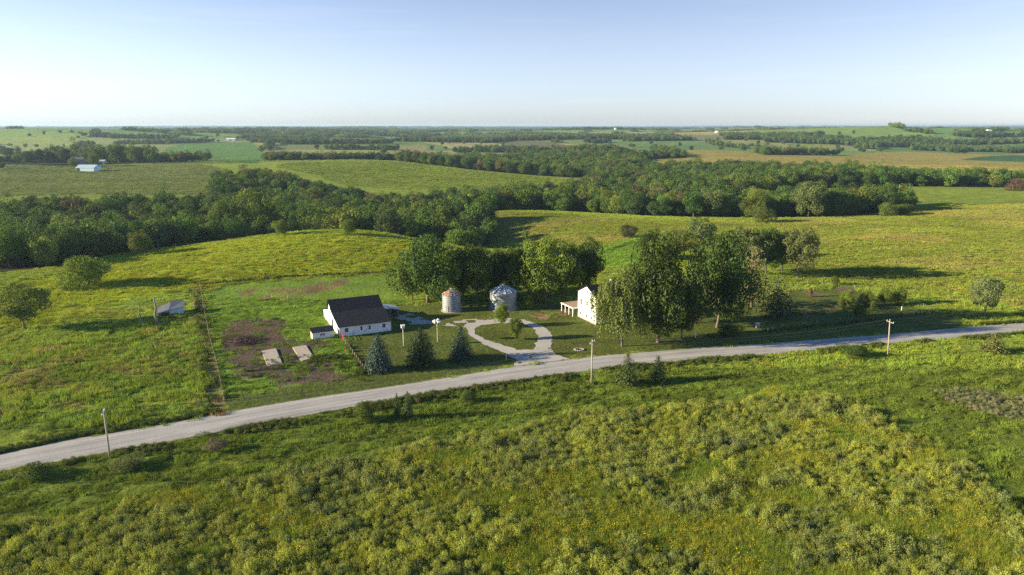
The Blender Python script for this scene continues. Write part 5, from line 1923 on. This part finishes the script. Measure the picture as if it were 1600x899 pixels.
for k, (u, v) in enumerate(((419, 467), (444, 468))):
    g = ground_at(u, v)
    lb = ('left one of two rust-brown gates in the back yard soil', 'right one of two rust-brown gates in the back yard soil')[k]
    t = tag(empty('stock_gate', tuple(g), R(70)), lb, 'gate', 'rust-brown stock gates')
    for z in (0.3, 0.6, 0.9, 1.2):
        MB().beam((-1.8, 0, z), (1.8, 0, z), 0.06).build('rail', RUST, t)
    for x in (-1.8, 1.8):
        MB().beam((x, 0, 0), (x, 0, 1.35), 0.1).build('upright', RUST, t)
a, b = ground_at(530, 521), ground_at(537, 533)
d = b - a
t = tag(empty('red_gate', tuple(a), math.atan2(d[1], d[0])), 'bright red pipe gate at the front left barn corner', 'gate')
Lg = float(np.linalg.norm(d[:2]))
for z in (0.2, 0.5, 0.8, 1.1, 1.35):
    MB().beam((0.05, 0, z), (Lg - 0.05, 0, z), 0.07).build('rail', REDP, t)
for x in (0.0, Lg / 2, Lg):
    MB().beam((x, 0, 0), (x, 0, 1.45), 0.09).build('upright', REDP, t)

# ------------------------------------------------------------------ far farms
def far_building(name, u, v, wpx, dpt, hh, roofh, wallm, roofm, label, rz=0.0, openbay=False):
    g = ground_at(u, v)
    k = px_per_m(g)
    W = wpx / k
    t = tag(empty(name, tuple(g), rz), label, 'farm building', 'buildings of the far farms')
    w = MB().prism_x([(0, -0.5), (0, hh), (dpt / 2, hh + roofh), (dpt, hh), (dpt, -0.5)], -W / 2, W / 2).build('wall', wallm, t)
    roof_sheet('roof', [(-0.4, hh - 0.2), (dpt / 2, hh + roofh), (dpt + 0.4, hh - 0.2)], -W / 2 - 0.4, W / 2 + 0.4, roofm, t, 0.18)
    if openbay:
        MB().box(-W / 2 + 0.5, -W / 2 + 5, -0.08, 0.02, 0, hh - 0.6).build('door', DARKGAP, t)
    else:
        MB().box(-W * 0.1, W * 0.1, -0.08, 0.02, 0, min(3.0, hh - 0.4)).build('door', DARKGAP, t)
    return t


far_building('machine_shed', 133, 268, 31, 13, 4.2, 3.2, BLUETIN, BLUETIN, 'long pale blue machine shed on the left field crest', R(-8), True)
far_building('far_house', 123, 255, 14, 9, 5.0, 3.0, GREYWOOD, SLATE, 'blue-grey house roof just behind the long pale blue shed', R(10))
far_building('far_shed', 158, 256, 10, 8, 3.0, 2.0, BLUETIN, TIN_PALE, 'small pale shed right of the far white silo', R(5))
g = ground_at(136.5, 252)
t = tag(empty('silo', tuple(g)), 'slim white silo standing among the far farm trees', 'silo')
MB().lathe([(2.2, 0), (2.2, 12)], 18).build('shaft', WHITE, t, True)
MB().lathe([(2.3, 12), (1.7, 13.2), (0.2, 14)], 18).build('dome', TIN_PALE, t, True)
far_building('far_house', 240, 224, 6, 14, 5, 3, GREYWOOD, SLATE, 'small grey building left of the far white barn')
far_building('far_barn', 276, 224, 17, 20, 7, 4.0, WHITE, BLUETIN, 'white and pale blue barn beyond the bean field')
far_building('far_shed', 292, 224, 6, 16, 5, 2.5, WHITE, SLATE, 'small white shed right of the barn beyond the bean field')
far_building('far_shed', 360, 220, 14, 18, 5, 2.0, TIN_PALE, WHITE, 'long low pale shed under trees beyond the bean field')
far_building('far_barn', 1004, 218, 6, 18, 4, 3.5, WHITE, TIN_PALE, 'bright white barn roof alone in the far middle distance')
far_building('far_house', 1548, 206, 4, 20, 4, 3, WHITE, WHITE, 'bright white far building near the right horizon')
far_building('far_house', 1121, 208, 3, 20, 4, 3, WHITE, WHITE, 'tiny white far house right of the bright barn roof')
far_building('far_house', 962, 203, 2, 30, 6, 3, WHITE, WHITE, 'tiny white building on the middle horizon')
bale = MB().lathe([(0.9, -0.9), (1.0, -0.8), (1.0, 0.8), (0.9, 0.9)], 14).mesh('wrapped_bale', WHITE, True)
for k, u in enumerate((776, 786, 795, 842, 857)):
    g = ground_at(u, 268 + (k // 3) * 6)
    o = link('wrapped_bale', bale, None, (g[0], g[1], g[2] + 1.6))
    o.rotation_euler = (math.pi / 2, 0, 0.3)
    o.scale = (1.7, 1.7, 1.7)
    tag(o, ('leftmost', 'second', 'third', 'fourth', 'rightmost')[k] + ' white bale, counted from the left, below the wood beyond the hill field', 'hay bale', 'white bales below the far wood')


# birds
def bird(u, v, D, span_, label, bank):
    p = world_uvD(u, v, D)
    t = tag(empty('bird', tuple(p), R(30)), label, 'bird', 'birds in flight')
    m = MB()
    s = span_ / 2
    m.tube([(0, -0.28 * s, 0), (0, -0.12 * s, 0.0), (0, 0.2 * s, 0), (0, 0.38 * s, 0.02)], [0.015, 0.09 * s, 0.07 * s, 0.02], 8)
    m.add([(0, 0.18 * s, 0.03), (0, -0.1 * s, 0.03), (0.45 * s, -0.02 * s, 0.16 * s), (0.42 * s, 0.2 * s, 0.16 * s), (1.0 * s, -0.14 * s, 0.1 * s), (0, 0.18 * s, 0.0), (0, -0.1 * s, 0.0), (0.45 * s, -0.02 * s, 0.13 * s), (0.42 * s, 0.2 * s, 0.13 * s)],
          [(0, 1, 2, 3), (3, 2, 4), (8, 7, 6, 5), (4, 7, 8)])
    m.add([(0, 0.18 * s, 0.03), (0, -0.1 * s, 0.03), (-0.45 * s, -0.02 * s, 0.16 * s), (-0.42 * s, 0.2 * s, 0.16 * s), (-1.0 * s, -0.14 * s, 0.1 * s), (0, 0.18 * s, 0.0), (0, -0.1 * s, 0.0), (-0.45 * s, -0.02 * s, 0.13 * s), (-0.42 * s, 0.2 * s, 0.13 * s)],
          [(0, 1, 2, 3), (3, 2, 4), (8, 7, 6, 5), (4, 7, 8)])
    m.add([(0, -0.2 * s, 0.01), (0.12 * s, -0.5 * s, 0.0), (-0.12 * s, -0.5 * s, 0.0)], [(0, 1, 2)])
    m.build('body', DARKGAP, t)
    t.rotation_euler = (0.1, bank, R(30))


bird(1427.5, 207, 120, 0.75, 'dark bird in flight against the right-hand far woods', 0.5)
bird(1568, 194, 200, 0.6, 'tiny dark bird in flight on the right-hand horizon line', -0.2)

# ------------------------------------------------------------------ air
k = NT('summer_haze')
pv_ = k.n('ShaderNodeVolumePrincipled')
pv_.inputs['Color'].default_value = (0.55, 0.78, 1.0, 1)
pv_.inputs['Density'].default_value = 5.8e-5
pv_.inputs['Anisotropy'].default_value = 0.2
k.l(pv_.outputs[0], k.out.inputs['Volume'])
hb = MB().box(-75000, 75000, -75000, 75000, float(GZ.min()) - 1.0, max(62.0, float(GZ.max()) + 18)).build('haze', k.m)
tag(hb, 'thin summer haze over the whole landscape', 'haze', kind='stuff')
hb.display_type = 'WIRE'
